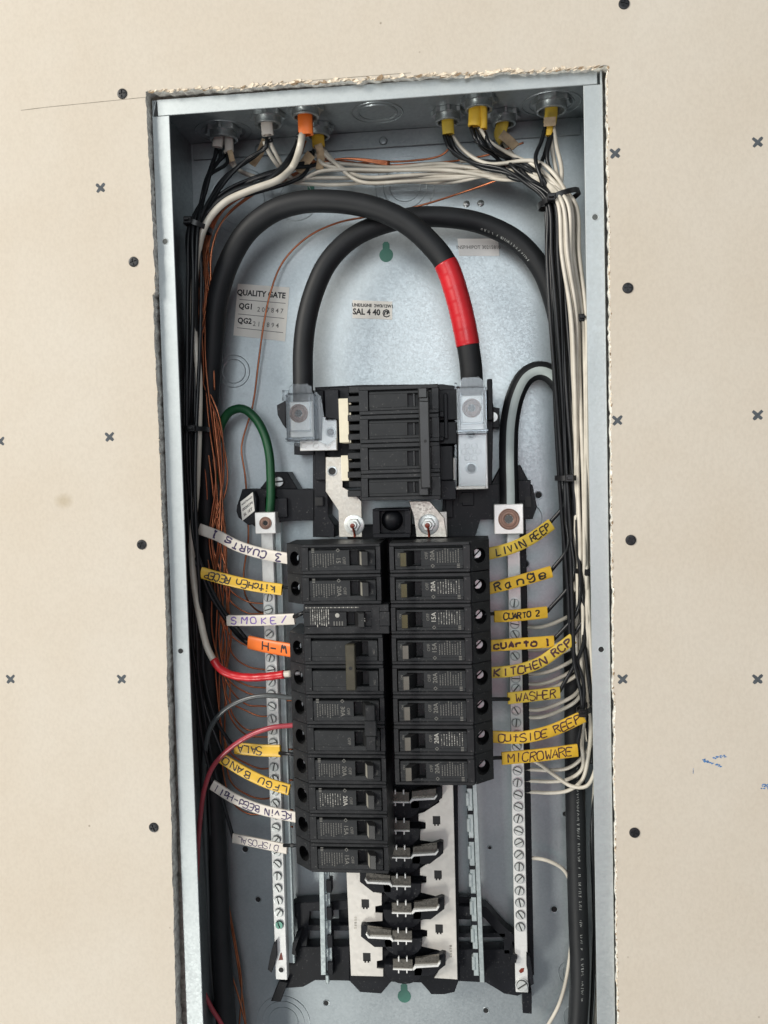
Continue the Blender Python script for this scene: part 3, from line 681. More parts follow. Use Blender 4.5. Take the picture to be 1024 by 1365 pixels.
# thick white range wire ending under red tape
wpts = [(403, 178, CC[2].y), (400, 196, CC[2].y - 4), (390, 222, 44), (372, 239, 36), (335, 253, 32), (302, 268, 31), (283, 286, 31), (272, 305, 31), (265, 330, 32), (259, 380, 33), (258, 430, 34), (265, 500, 34), (265, 570, 35), (262, 650, 35), (256, 720, 33), (258, 770, 30), (266, 820, 28), (276, 862, 27), (285, 881, 26)]
bm = bmesh.new(); c = curve_px(wpts); tube(bm, c, 3.0, 12)
wt = thing('white_wire', 'thick white wire with its end wrapped in red tape', 'wire', P(285, 881, 26))
mk('insulation', bm, 'wire_white', wt, 'all')
rp_ = [(284.5, 879, 26), (292, 890, 25), (307, 899, 24), (330, 903, 22), (355, 902, 20), (379, 899, 18.5)]
bm = bmesh.new(); c = curve_px(rp_, 1.5); tube(bm, c, 3.5, 14, rfun=lambda t: 3.5 + 0.13 * math.sin(t * 40)); mk('red_tape_wrap', bm, 'red_tape', wt, 'all')
bm = bmesh.new(); tube(bm, curve_px([(377, 899, 18.5), (388, 898, 18)], 2), 2.9, 12); mk('insulation', bm, 'wire_white', wt, 'all')
bm = bmesh.new(); tube(bm, curve_px([(387, 898, 18), (400, 897, 21)], 2), 2.0, 8); mk('bare_end', bm, 'aluminium', wt, 'all')
# thick black partner out of the orange sheath
wire('thick black wire leaving the orange sheath alongside the thick white wire', 'wire_black', [(400, 180, CC[2].y - 2), (394, 198, 50), (378, 222, 42), (352, 243, 38), (315, 254, 36), (286, 274, 36), (268, 300, 38), (256, 360, 42), (252, 460, 46), (254, 570, 48), (256, 660, 48), (258, 720, 48), (268, 760, 54), (290, 806, 60), (318, 846, 54), (331, 857, 47)], 2.7, k=12)
# 30 A pair coming up from the bottom
wire('dark grey wire arching over to the double pole 30 amp breaker', 'wire_grey', [(398, 929, 18), (388, 930, 18), (360, 927, 18), (330, 931, 20), (300, 946, 24), (282, 968, 30), (274, 1000, 40), (272, 1060, 52), (276, 1180, 60), (282, 1300, 66), (300, 1400, 70)], 2.2, k=10)
wire('pink red wire arching over to the double pole 30 amp breaker', 'wire_red', [(398, 966, 18), (389, 967, 18), (362, 970, 18), (334, 980, 20), (305, 999, 25), (284, 1022, 30), (273, 1050, 34), (267, 1090, 38), (263, 1150, 40), (263, 1250, 44), (268, 1310, 48), (280, 1340, 52), (300, 1372, 56), (320, 1410, 58)], 2.2, k=10)
# leads from sleeve ends to the breaker terminals, left
for (x0, y0, x1, y1, nm) in ((376, 783, 398, 784, 'KITCHEN RECEP'), (391, 822, 408, 816, 'SMOKE'), (372, 1004, 398, 1006, 'SALA'), (378, 1127, 400, 1127, 'DISPOSAL'), (388, 866, 400, 864, 'orange W-H')):
    wire('short black lead from the %s sleeve into its breaker terminal' % nm, 'wire_black', [(x0 + .5, y0, 28), (x0 + 3, y0, 27), ((x0 + x1) / 2, (y0 + y1) / 2, 21), (x1, y1, 22)], 1.7)
# --- copper grounds on the left
gb_rows = [805, 818, 852, 862, 893, 917, 927, 942, 953, 982, 1023, 1063, 1085, 972]
for k, yr in enumerate(gb_rows):
    rnd = random.Random(90 + k)
    xs = 270 + (k % 7) * 3.3
    if k % 3 == 0: st_ = [(420 - k, 214, 66), (360, 236 + k, 60), (310, 262, 52)]
    elif k % 3 == 1: st_ = [(408, 188, CC[2].y), (396, 212, 58), (340, 252, 54), (300, 278, 50)]
    else: st_ = [(520, 214 + k * 0.6, 80), (450, 212, 76), (380, 236, 66), (318, 262, 56), (292, 286, 52)]
    pts = st_ + [(272 + (k % 5) * 2.4, 312, 54), (262 + (k % 7) * 3.2 + rnd.uniform(-2, 2), 400, 50), (262 + (k % 6) * 3.6 + rnd.uniform(-3, 3), 480, 56 + rnd.uniform(-6, 6)), (266 + (k % 7) * 4.3 + rnd.uniform(-3, 3), 560, 62 + rnd.uniform(-5, 5)), (276 + (k % 7) * 4.2 + rnd.uniform(-4, 4), 640, 66 + rnd.uniform(-8, 8)), (278 + (k * 5 % 7) * 4.0 + rnd.uniform(-4, 4), 720, 66 + rnd.uniform(-6, 6))]
    if yr > 850: pts += [(282 + (k * 3 % 7) * 4.0, 780, 64)]
    if yr > 900: pts += [(284 + (k * 5 % 7) * 4.0, 850, 66)]
    if yr > 960: pts += [(288 + (k * 3 % 5) * 4.5, 905, 68)]
    ymid = yr - 22
    pts += [(306 + rnd.uniform(-4, 4), ymid, 66), (330, yr - 3 + rnd.uniform(-2, 5), 70), (348, yr + rnd.uniform(-1, 2), 71), (366, yr, 71)]
    clab = ['under the KITCHEN RECEP sleeve', 'just above the SMOKE sleeve', 'above the orange W-H sleeve', 'beside the orange W-H sleeve', 'just above the red tape', 'just below the red tape', 'just above the arching grey wire', 'just under the arching grey wire', 'halfway between the grey and red wires', 'just above the SALA sleeve', 'between the SALA and LFGU BAND sleeves', 'above the KEVIN BEED-HALL sleeve', 'below the KEVIN BEED-HALL sleeve', 'behind the arching red wire'][k]
    wire('bare copper ground wire entering the ground bar ' + clab, 'copper', pts, 0.85, 'bare copper ground wires of the ground bar', 6)
    if k in (5, 9, 10, 11, 12): wire('short copper tail poking out past the ground bar', 'copper', [(372, yr + 18, 71), (383, yr + 17, 71), (391, yr + 17, 71)], 0.85, 'copper tails past the ground bar', 6)
wire('bare copper wire looping alone across the QUALITY GATE sticker', 'copper', [(690, 228, 52), (655, 243, 62), (615, 257, 76), (560, 274, 84), (500, 287, 86), (450, 297, 86), (410, 316, 86), (378, 348, 86), (362, 385, 84), (352, 430, 84), (345, 480, 86), (337, 540, 88), (324, 585, 88), (322, 600, 87), (327, 635, 86), (330, 680, 88), (331, 720, 88), (325, 765, 86), (328, 795, 82), (345, 815, 74), (364, 818, 71)], 0.9, None, 6)
wire('bare copper wire arching just above the neutral wires near the top', 'copper', [(698, 190, 60), (660, 204, 66), (610, 214, 78), (560, 218, 84), (500, 220, 86), (455, 214, 84), (430, 212, 74), (400, 228, 66), (340, 256, 56), (300, 290, 50), (283, 330, 48), (283, 420, 52), (286, 520, 58)], 0.9, 'copper grounds crossing the top', 6)
wire('bare copper wire arching just above the neutral wires near the top', 'copper', [(606, 188, 66), (590, 206, 72), (550, 214, 82), (500, 216, 86), (460, 218, 84), (425, 216, 74), (392, 234, 66), (334, 262, 56), (296, 296, 50), (280, 340, 48)], 0.9, 'copper grounds crossing the top', 6)
wire('bare copper wire hanging free along the back in the bottom corner', 'copper', [(291, 1060, 74), (300, 1160, 78), (306, 1220, 80), (316, 1280, 82), (326, 1350, 84), (332, 1410, 84)], 0.9, 'loose copper wires at the bottom', 6)
wire('bare copper wire hanging free along the back in the bottom corner', 'copper', [(292, 1100, 76), (304, 1200, 80), (315, 1262, 82), (322, 1310, 82), (319, 1365, 80), (314, 1410, 80)], 0.9, 'loose copper wires at the bottom', 6)
wire('bare copper wire hanging free along the back in the bottom corner', 'copper', [(296, 1250, 72), (307, 1293, 74), (320, 1336, 74), (331, 1385, 74), (336, 1420, 74)], 0.9, 'loose copper wires at the bottom', 6)
# --- whites from the left cables crossing the top to the right bundle
def rlane(k, y, kind):
    """pixel lanes in the right bundle; blacks inboard, whites against the lip"""
    if kind == 'b':
        x = 727 + (k % 6) * 5.4; x += (y - 265) * 0.055
        return x + 2.2 * math.sin(y * .012 + k * 1.7), 32 + (k // 6) * 8 + 3 * math.sin(y * .011 + k)
    x0 = 744 + (k % 5) * 5.2
    x1 = 764 + (k % 5) * 4.6
    t = min(1, max(0, (y - 265) / 190)); t = t * t * (3 - 2 * t)
    return x0 + (x1 - x0) * t + max(0, y - 450) * 0.018 + 1.6 * math.sin(y * .014 + k * 2.3), 24 + (k // 5) * 7 + 4 * math.sin(y * .012 + k)
nb_rows = [836, 866, 880, 898, 912, 921, 946, 956, 1010, 1026, 1041, 1056, 1146]
white_src = [(0, (300, 200)), (0, (308, 206)), (1, (358, 184)), (1, (352, 188)), (3, (428, 198)), (3, (432, 200)), (3, (420, 205)), (5, (640, 172)), (4, (604, 182)), (6, (676, 196)), (7, (738, 168)), (7, (734, 184)), (5, (628, 172))]
for k, (ci, s) in enumerate(white_src):
    Y0 = CC[ci].y; yr = nb_rows[k]
    pts = [(s[0], s[1], Y0 + 1)]
    if ci in (0, 1): pts += [(s[0] + 8, s[1] + 18, Y0 + 6), (s[0] + 36, 234 + (k % 3) * 3, 66), (430, 246 - 9 * (k % 4), 70 - 5 * (k % 3)), (520, 241 - 7 * (k % 4) + 3 * (k % 2), 72 - 6 * (k % 3)), (600, 243 - 8 * (k % 4), 66 - 4 * (k % 3)), (660, 232 + k * 2, 56), (715, 236 + k * 2, 44)]
    elif ci == 3: pts += [(s[0] + 12, s[1] + 14, 66), (480, 228 + (k % 3) * 7, 66 - 5 * (k % 3)), (540, 226 + (k % 3) * 8, 68 - 6 * (k % 3)), (600, 222 + (k % 3) * 8, 62), (660, 226 + (k % 3) * 3, 56), (712, 232 + (k % 3) * 4, 46)]
    elif ci == 7: pts += [(s[0] + 4, s[1] + 26, Y0 - 2), (s[0] + 11, s[1] + 60, 42)]
    else: pts += [(s[0] + 14, s[1] + 18, Y0 - 2), (s[0] + 46, s[1] + 36 - (6 if ci == 6 else 0), 50), (718, 232 - (k % 3) * 8, 44)]
    a, d = rlane(k, 268, 'w'); pts.append((a, 268, d))
    leave = max(430, yr - (130 if yr < 1000 else 90))
    for y in list(range(340, int(leave), 80)) + [leave]:
        a, d = rlane(k, y, 'w')
        if y > 760: a += (y - 760) * 0.04
        pts.append((a, y, d + max(0, y - 600) * 0.03))
    xa = pts[-1][0]
    if yr < 1000: pts += [(xa - 2, yr - 60, 52), (772, yr - 26, 58), (745, yr - 8, 66), (720, yr, 69), (702, yr, 71), (694, yr, 71)]
    elif yr == 1146: pts = [(694, 1146, 71), (712, 1144, 71), (732, 1148, 70), (752, 1160, 72), (762, 1185, 78), (763, 1240, 84), (756, 1300, 84), (745, 1340, 82), (728, 1372, 80), (710, 1410, 80)]
    elif yr == 1010: pts += [(793, 985, 46), (795, 1020, 46), (782, 1048, 48), (762, 1048, 52), (740, 1034, 60), (715, 1016, 68), (694, 1008, 71)]
    else: pts += [(xa - 3, yr - 50, 48), (776, yr - 16, 54), (757, yr - 2, 60), (733, yr + 1, 66), (712, yr, 70), (694, yr, 71)]
    nlab = ['between the CUARTO sleeves', 'hidden behind the brown inked CUARTO sleeve', 'just under the brown inked CUARTO sleeve', 'behind the KITCHEN RCP sleeve', 'just above the WASHER sleeve', 'behind the WASHER sleeve', 'just under the WASHER sleeve', 'halfway between WASHER and OUTSIDE RECEP sleeves', 'after crossing down over its neighbours', 'just under the MICROWARE sleeve', 'second below the MICROWARE sleeve', 'lowest of the curved neutrals below MICROWARE', '']
    lab = 'white neutral wire curling alone down to the box bottom past the fat cable' if yr == 1146 else 'white neutral wire entering the neutral bar ' + nlab[k]
    wire(lab, 'wire_white', pts, 1.75, 'white neutral wires of the neutral bar' if yr != 1146 else None)
# extra whites filling the bundle, ending behind
for k in range(13, 19):
    pts = []
    sx = 650 + (k - 13) * 12
    pts = [(sx - 60, 214 + (k % 3) * 6, 74), (sx - 30, 216 + (k % 3) * 6, 66), (sx + 20, 222 + (k % 2) * 6, 54)] if k < 16 else [(CC and 671, 190, CC[6].y), (690, 212, 56), (722, 232, 50)]
    for y in range(268, 1000, 80):
        a, d = rlane(k, y, 'w'); pts.append((a + max(0, y - 760) * .05, y, d + 4 + max(0, y - 600) * .04))
    pts += [(792, 1060, 76), (794, 1200, 82), (796, 1320, 82), (790, 1400, 82)] if k < 15 else []
    wire('white wire packed in the tied bundle along the side lip', 'wire_white', pts, 1.75, 'white wires packed along the lip')
# --- right black wires
rb = [('LIVIN RECEP', (732, 697, 44), 640), ('RANGE', (733, 762, 44), 690), ('small CUARTO 2', (728, 816, 44), 720), ('brown inked CUARTO', (737, 853, 42), 780), ('KITCHEN RCP', (760, 852, 40), 790), ('WASHER', (745, 922, 42), 800), ('OUTSIDE RECEP', (776, 958, 38), 860), ('MICROWARE', (768, 1000, 40), 880)]
bsrc = [(4, (592, 180)), (4, (600, 182)), (5, (628, 170)), (5, (634, 172)), (5, (646, 176)), (6, (676, 192)), (7, (728, 166)), (7, (732, 184))]
for k, ((nm, endp, ly), (ci, s)) in enumerate(zip(rb, bsrc)):
    Y0 = CC[ci].y
    pts = [(s[0], s[1], Y0)]
    if ci == 7: pts += [(s[0] - 6, s[1] + 22, Y0 - 3), (s[0] - 14, s[1] + 45, 38), (722 + 3 * (k % 2), 240, 34)]
    elif ci == 6: pts += [(688, 216, 54), (706, 238, 44)]
    else: pts += [(s[0] + 8, s[1] + 18, Y0 - 4), (s[0] + 38, s[1] + 36 + 4 * (k % 3), 54), (672 + k * 4, 226 + 6 * (k % 3) - k, 44), (704 + k * 2, 246 - k, 38)]
    for y in [268] + list(range(340, ly, 75)) + [ly]:
        a, d = rlane(k, y, 'b'); pts.append((a, y, d))
    xa = pts[-1][0]
    if k >= 3: pts += [((xa * .6 + endp[0] * .4) + 10, (ly + endp[1]) / 2, 40)]
    else: pts += [(xa + 2, (ly + endp[1]) / 2 + 4, 42)]
    pts += [(endp[0] + 1, endp[1], endp[2] + 1)]
    wire('black wire from the tied bundle into the %s sleeve' % nm, 'wire_black', pts, 1.7, 'black branch wires of the breakers nearest the neutral bar')
for k in range(8, 14):
    s = [(596, 181), (640, 172), (670, 194), (736, 178), (632, 172), (676, 190)][k - 8]; ci = [4, 5, 6, 7, 5, 6][k - 8]
    pts = [(s[0], s[1], CC[ci].y)]
    pts += [(s[0] + 12, s[1] + 26, 58), (690 + k, 232 - k, 48)] if ci != 7 else [(730, 215, 44)]
    for y in range(268, 1040, 75):
        a, d = rlane(k, y, 'b'); pts.append((a + max(0, y - 640) * .05, y, d + 5))
    if k < 11: pts += [(790, 1090, 74), (792, 1250, 80), (786, 1400, 82)]
    wire('black wire in the tied bundle beside the white neutrals', 'wire_black', pts, 1.75, 'black wires in the bundle beside the neutrals')
# right leads between sleeve and breaker
for (x0, y0, x1, y1, nm) in ((660, 818, 644, 819, 'CUARTO 2'), (679, 932, 648, 932, 'WASHER'), (671, 1010, 648, 1011, 'MICROWARE')):
    wire('short black lead from the %s sleeve into its breaker terminal' % nm, 'wire_black', [(x0 - .5, y0, 29), (x0 - 3, y0, 28), ((x0 + x1) / 2, (y0 + y1) / 2, 23), (x1, y1, 22)], 1.7)
# ================================================================ FAT SERVICE CABLES
def sub(c, f0, f1): n = len(c); return c[int(n * f0):max(int(n * f0) + 2, int(n * f1))]
c1p = [(306, 1420, 62), (297, 1300, 66), (290, 1150, 70), (283, 1000, 74), (278, 880, 76), (276, 760, 76), (275, 640, 74), (278, 540, 68), (284, 460, 60), (290, 400, 54), (305, 350, 50), (330, 308, 45), (365, 281, 41), (400, 270, 38), (430, 268, 36), (470, 271, 35), (510, 281, 34), (545, 299, 34), (574, 325, 34), (594, 351, 34), (611, 400, 34), (623, 455, 35), (628, 490, 37), (630, 530, 40)]
t1 = thing('service_cable', 'fat black service cable arching over to a red tape band', 'cable', P(630, 520, 40))
c1 = curve_px(c1p, 3.0)
bm = bmesh.new(); tube(bm, c1, 9.6, 22); mk('insulation', bm, 'cable_black', t1, 'all')
i0 = min(range(len(c1)), key=lambda i: (c1[i] - P(594, 351, 34)).length); i1 = min(range(len(c1)), key=lambda i: (c1[i] - P(624, 460, 35)).length)
seg = spline(c1[i0:i1 + 1][::2], 1.0)
bm = bmesh.new(); tube(bm, seg, 10.1, 26, rfun=lambda t: 10.05 + 0.16 * ((t * 6.2) % 1.0)); mk('red_tape_band', bm, 'red_tape', t1, 'all')
c2p = [(404, 540, 40), (404, 505, 42), (404, 470, 44), (408, 430, 46), (419, 388, 48), (437, 350, 50), (467, 319, 53), (505, 300, 56), (550, 290, 60), (600, 290, 64), (645, 299, 68), (690, 322, 72), (720, 356, 74), (738, 400, 76), (750, 460, 77), (757, 560, 78), (762, 700, 78), (765, 850, 78), (766, 1000, 76), (768, 1120, 74), (771, 1230, 72), (773, 1300, 72), (770, 1365, 72), (764, 1420, 72)]
t2 = thing('service_cable', 'fat black service cable from the clear lug cover to the far side wall', 'cable', P(404, 520, 42))
c2 = curve_px(c2p, 3.0); bm = bmesh.new(); tube(bm, c2, 8.9, 22); mk('insulation', bm, 'cable_black', t2, 'all')
def cable_print(c, lo, hi, r, ang, parent, seed):
    """faint broken line of white print on a cable"""
    rnd = random.Random(seed); bm = bmesh.new(); fr = frames(c)
    i = lo
    while i < hi - 2:
        t, n, b_ = fr[i]
        nn = (n * math.cos(ang) + b_ * math.sin(ang)); s = t.cross(nn)
        p = c[i] + nn * (r + 0.10)
        if rnd.random() < .8:
            for _ in range(2):
                h = rnd.uniform(.5, 1.3); o = t * rnd.uniform(-1.2, 1.2); w_ = rnd.uniform(.15, .3); lean = t * rnd.uniform(-.6, .6)
                q = [p + o - s * h - t * w_ - lean, p + o - s * h + t * w_ - lean, p + o + s * h + t * w_ + lean, p + o + s * h - t * w_ + lean]
                bm.faces.new([bm.verts.new(v) for v in q])
        i += 1
    mk('printed_text', bm, 'print_cable', parent)
def near(c, px, py, Y): return min(range(len(c)), key=lambda i: (c[i] - P(px, py, Y)).length)
cable_print(c2, near(c2, 645, 299, 68), near(c2, 722, 358, 74), 8.9, -0.75, t2, 3)
cable_print(c2, near(c2, 767, 1020, 76), near(c2, 772, 1345, 72), 8.9, 0.15, t2, 4)
cable_print(c1, near(c1, 408, 268, 37), near(c1, 418, 268, 37), 9.6, 0.3, t1, 4)
# neutral feeder with a grey stripe
c3p = [(679, 690, 56), (679, 660, 56), (678, 600, 60), (680, 560, 63), (688, 525, 66), (701, 502, 68), (717, 494, 69), (733, 498, 70), (750, 520, 74), (760, 580, 80), (764, 700, 84), (766, 800, 84)]
t3 = thing('service_cable', 'black neutral feeder with a pale grey stripe bending down into its lug', 'cable', P(679, 670, 56))
c3 = curve_px(c3p, 2.5); bm = bmesh.new(); tube(bm, c3, 8.3, 22); mk('insulation', bm, 'cable_black', t3, 'all')
bm = bmesh.new(); fr = frames(c3); rows = []
for p, (t, nrm, b_) in zip(c3, fr):
    rows.append([bm.verts.new(p + (nrm * math.cos(a) + b_ * math.sin(a)) * 8.42) for a in [-0.42 + 0.84 * j / 6 - 0.12 for j in range(7)]])
for a, b2 in zip(rows, rows[1:]):
    for j in range(6): bm.faces.new((a[j], a[j + 1], b2[j + 1], b2[j]))
mk('stripe', bm, 'stripe_grey', t3, 'all')
# green ground
wire('green ground wire looping over into the ground bar lug', 'wire_green', [(359, 690, 56), (361, 665, 56), (361, 635, 57), (359, 605, 58), (352, 578, 60), (340, 557, 62), (324, 545, 64), (308, 548, 66), (297, 562, 70), (290, 590, 76), (286, 640, 82), (284, 700, 86), (284, 800, 86)], 4.0, None, 14)
# ================================================================ ZIP TIES
def ztie(label, px, py, Y, a, b_, tilt, head):
    c = P(px, py, Y); bm = bmesh.new(); n = 36; rings = []
    ca, sa = math.cos(tilt), math.sin(tilt)
    for i in range(n):
        t = 2 * math.pi * i / n; rg = []
        for (dr, dz) in ((0.0, -2.1), (0.9, -2.1), (0.9, 2.1), (0.0, 2.1)):
            u, v = (a + dr) * math.cos(t), (b_ + dr) * math.sin(t)
            x, z = u * ca - dz * sa, u * sa + dz * ca
            rg.append(bm.verts.new((c.x + x, c.y + v, c.z + z)))
        rings.append(rg)
    for i in range(n):
        p, q = rings[i], rings[(i + 1) % n]
        for j in range(4): bm.faces.new((p[j], p[(j + 1) % 4], q[(j + 1) % 4], q[j]))
    t = thing('zip_tie', label, 'zip tie', c, 'black zip ties on the wire bundles')
    mk('strap', bm, 'nylon_black', t, True)
    hx = c.x + head * a * ca; hz = c.z + head * a * sa
    hy = c.y - b_ * math.sqrt(max(0, 1 - head * head)) - 1.2
    bm = bmesh.new(); box(bm, hx - 3.4, hx + 3.4, hy - 2.2, hy + 2.4, hz - 3.0, hz + 3.0, 0.6); mk('tie_head', bm, 'nylon_black', t)
    bm = bmesh.new(); box(bm, hx - 2.2, hx + 2.2, hy - 5.5, hy - 1.8, hz - 1.0, hz + 1.0, 0.2); mk('cut_tail', bm, 'nylon_black', t)
ztie('black zip tie round the wires just below the orange cable bend', 264, 302, 38, 11.5, 15, -0.35, -0.35)
ztie('black zip tie round the dark bundle level with the green wire', 262, 572, 38, 10, 15, -0.05, 0.1)
ztie('black zip tie gathering black and white wires under the knockout ringed connector', 745, 266, 38, 17.5, 16, 0.30, -0.45)
ztie('black zip tie round white wires level with the red tape', 775, 427, 40, 8.5, 12, 0.05, -0.1)
ztie('black zip tie on the black wires level with the neutral feeder lug', 756, 637, 38, 9.5, 13, 0.0, 0.05)
ztie('black zip tie on white wires near the RANGE sleeve', 782, 760, 40, 9, 12, 0.0, 0.0)
ztie('black zip tie on the bundle above the OUTSIDE RECEP sleeve', 780, 945, 40, 6.5, 9, 0.4, -0.5)
# ================================================================ INTERIOR ASSEMBLY (black tray, rails, bus)
ia = thing('bus_interior', 'black plastic bus tray with bare bus stabs and steel rails', 'bus interior', P(537, 1300, 90))
PB = 76.0
bm = bmesh.new()
pprism(bm, [(463, 700), (607, 700), (612, 1306), (606, 1323), (592, 1326), (575, 1326), (562, 1309), (521, 1308), (508, 1325), (480, 1323), (466, 1308)], PB, 92, 0, 0.6)
mk('bus_tray', bm, 'black_plastic', ia)
# cross arms of the tray
for pts in ([(394, 1204), (466, 1200), (466, 1213), (412, 1214), (409, 1262), (397, 1262), (397, 1226), (385, 1210)], [(409, 1234), (466, 1234), (466, 1241), (409, 1241)], [(386, 1262), (466, 1262), (466, 1308), (420, 1306), (404, 1316), (376, 1318), (376, 1300), (386, 1298)],
            [(606, 1208), (648, 1209), (674, 1238), (690, 1250), (692, 1272), (672, 1272), (672, 1252), (645, 1222), (606, 1220)], [(606, 1244), (674, 1244), (674, 1250), (606, 1250)], [(606, 1266), (690, 1266), (706, 1280), (708, 1320), (690, 1328), (672, 1325), (648, 1309), (606, 1308)]):
    bm = bmesh.new(); pprism(bm, pts, 78, 91, 0, 0.5); mk('tray_arm', bm, 'black_plastic', ia)
for px in ((452, 1210, 470, 1232), (606, 1196, 632, 1226)):
    bm = bmesh.new(); pbox(bm, *px, 84, 90, 0.4); mk('tray_rib', bm, 'black_plastic', ia)
# feet
bm = bmesh.new(); pprism(bm, [(372, 1308), (384, 1310), (374, 1336), (361, 1335)], 72, 92, 0, 0.5); mk('tray_foot', bm, 'black_plastic', ia)
bm = bmesh.new(); pprism(bm, [(696, 1322), (709, 1324), (709, 1352), (697, 1351)], 72, 92, 0, 0.5); mk('tray_foot', bm, 'black_plastic', ia)
# upper frame around the main breaker and lugs
fr_ = [[(417, 560), (436, 560), (436, 688), (446, 700), (446, 716), (417, 716)], [(323, 652), (360, 652), (420, 652), (420, 694), (382, 694), (340, 702), (328, 694), (316, 676), (318, 668)],
       [(590, 646), (654, 646), (710, 646), (713, 660), (716, 676), (710, 692), (640, 692), (632, 720), (600, 720), (590, 700)], [(346, 652), (364, 629), (383, 629), (397, 652)], [(654, 647), (668, 620), (694, 620), (708, 647)],
       [(420, 516), (482, 513), (590, 512), (652, 520), (658, 540), (656, 646), (590, 650), (445, 650), (440, 606), (392, 606), (392, 590), (424, 590)]]
for pts in fr_:
    bm = bmesh.new(); pprism(bm, pts, 62 if len(pts) > 5 else 70, 92, 0, 0.6); mk('frame_bracket', bm, 'black_plastic', ia)
for r_ in ((419, 520, 433, 640, 56), (424, 662, 432, 674, 60), (360, 664, 383, 690, 58), (452, 655, 470, 690, 60), (690, 640, 708, 668, 60), (594, 664, 604, 690, 58), (616, 656, 632, 674, 60), (650, 505, 657, 560, 52)):
    bm = bmesh.new(); pbox(bm, *r_[:4], r_[4], 66, 0.5); mk('frame_rib', bm, 'black_plastic', ia)
for r_ in ((420, 663, 430, 674), (612, 658, 626, 670), (700, 662, 708, 676)):
    bm = bmesh.new(); pbox(bm, *r_, 59.4, 61, 0); mk('frame_socket', bm, 'slot_black', ia)
# frame screws
def slot_screw(bm, c, R, ang, h=1.6, mi=0, mb=1, cross=False):
    """slotted head: a base disc with two raised half discs leaving a real groove"""
    lathe(bm, [(R, 0.3), (R, -h * .45), (0.02, -h * .45)], c, 'y', 20, mb, False)
    ca, sa = math.cos(ang), math.sin(ang); g = R * 0.16
    secs = [(0, math.pi), (math.pi, 2 * math.pi)]
    for s0, s1 in secs:
        pts = []
        a0 = math.asin(g / (R * .93))
        for i in range(9):
            t = s0 + a0 + (math.pi - 2 * a0) * i / 8; pts.append((R * .93 * math.cos(t), R * .93 * math.sin(t)))
        prism(bm, [(c.x + x * ca - z * sa, c.z + x * sa + z * ca) for x, z in pts], c.y - h, c.y - h * .3, mi)
for px, py, a in ((372, 642, 0.1), (657, 556, 1.55)):
    bm = bmesh.new(); slot_screw(bm, P(px, py, 68), 4.6, a, 2.2); mk('frame_screw', bm, ['zinc_screw', 'slot_black'], ia, True)
bm = bmesh.new(); pprism(bm, [(650, 541), (666, 544), (666, 570), (650, 570)], 66, 90, 0, .5); mk('frame_bracket', bm, 'black_plastic', ia)
# bus cover plates with punched windows
def plate(pts, windows, Y):
    bm = bmesh.new(); pprism(bm, pts, Y, Y + 1.5, 0, 0.25); o = mk('cover_plate', bm, 'tinned_plate', ia)
    for wx, wy in windows:
        bm = bmesh.new(); pbox(bm, wx - 5, wy - 5.5, wx + 5, wy + 5.5, Y - 0.12, Y + 0.4, 0.0); pbox(bm, wx - 3.2, wy + 4.5, wx - 1, wy + 7.5, Y - .12, Y + .4, 0); pbox(bm, wx + 1, wy + 4.5, wx + 3.2, wy + 7.5, Y - .12, Y + .4, 0)
        h = mk('plate_window', bm, 'slot_black', o)
PY = 68.0
plate([(460, 1120), (478, 1120), (478, 1160), (483, 1176), (500, 1190), (509, 1191), (509, 1207), (500, 1208), (500, 1217), (510, 1218), (510, 1228), (486, 1229), (484, 1249), (505, 1261), (510, 1262), (510, 1280), (502, 1281), (502, 1291), (511, 1292), (511, 1302), (468, 1301)], [(487, 1204.5), (489, 1276)], PY)
plate([(588, 1040), (604, 1040), (610, 1306), (579, 1304), (589, 1288), (589, 1268), (584, 1266), (562, 1262), (562, 1250), (570, 1249), (570, 1240), (561, 1239), (561, 1227), (566, 1226), (588, 1212), (588, 1196), (561, 1190), (561, 1178), (569, 1177), (569, 1168), (560, 1167), (560, 1158), (566, 1154), (587, 1142), (587, 1124), (560, 1120), (560, 1106), (568, 1105), (568, 1096), (558, 1095), (558, 1085), (566, 1083), (586, 1070)], [(582, 1093.5), (584, 1166), (585.5, 1238)], PY)
for px, py in ((474, 1230), (601, 1268)):
    bm = bmesh.new()
    for i in range(5): pbox(bm, px - 1.6, py - 8 + i * 3.5, px + 1.6, py - 5.6 + i * 3.5, PY - .06, PY + .1, 0)
    mk('stamped_mark', bm, 'tinned_strap', ia)
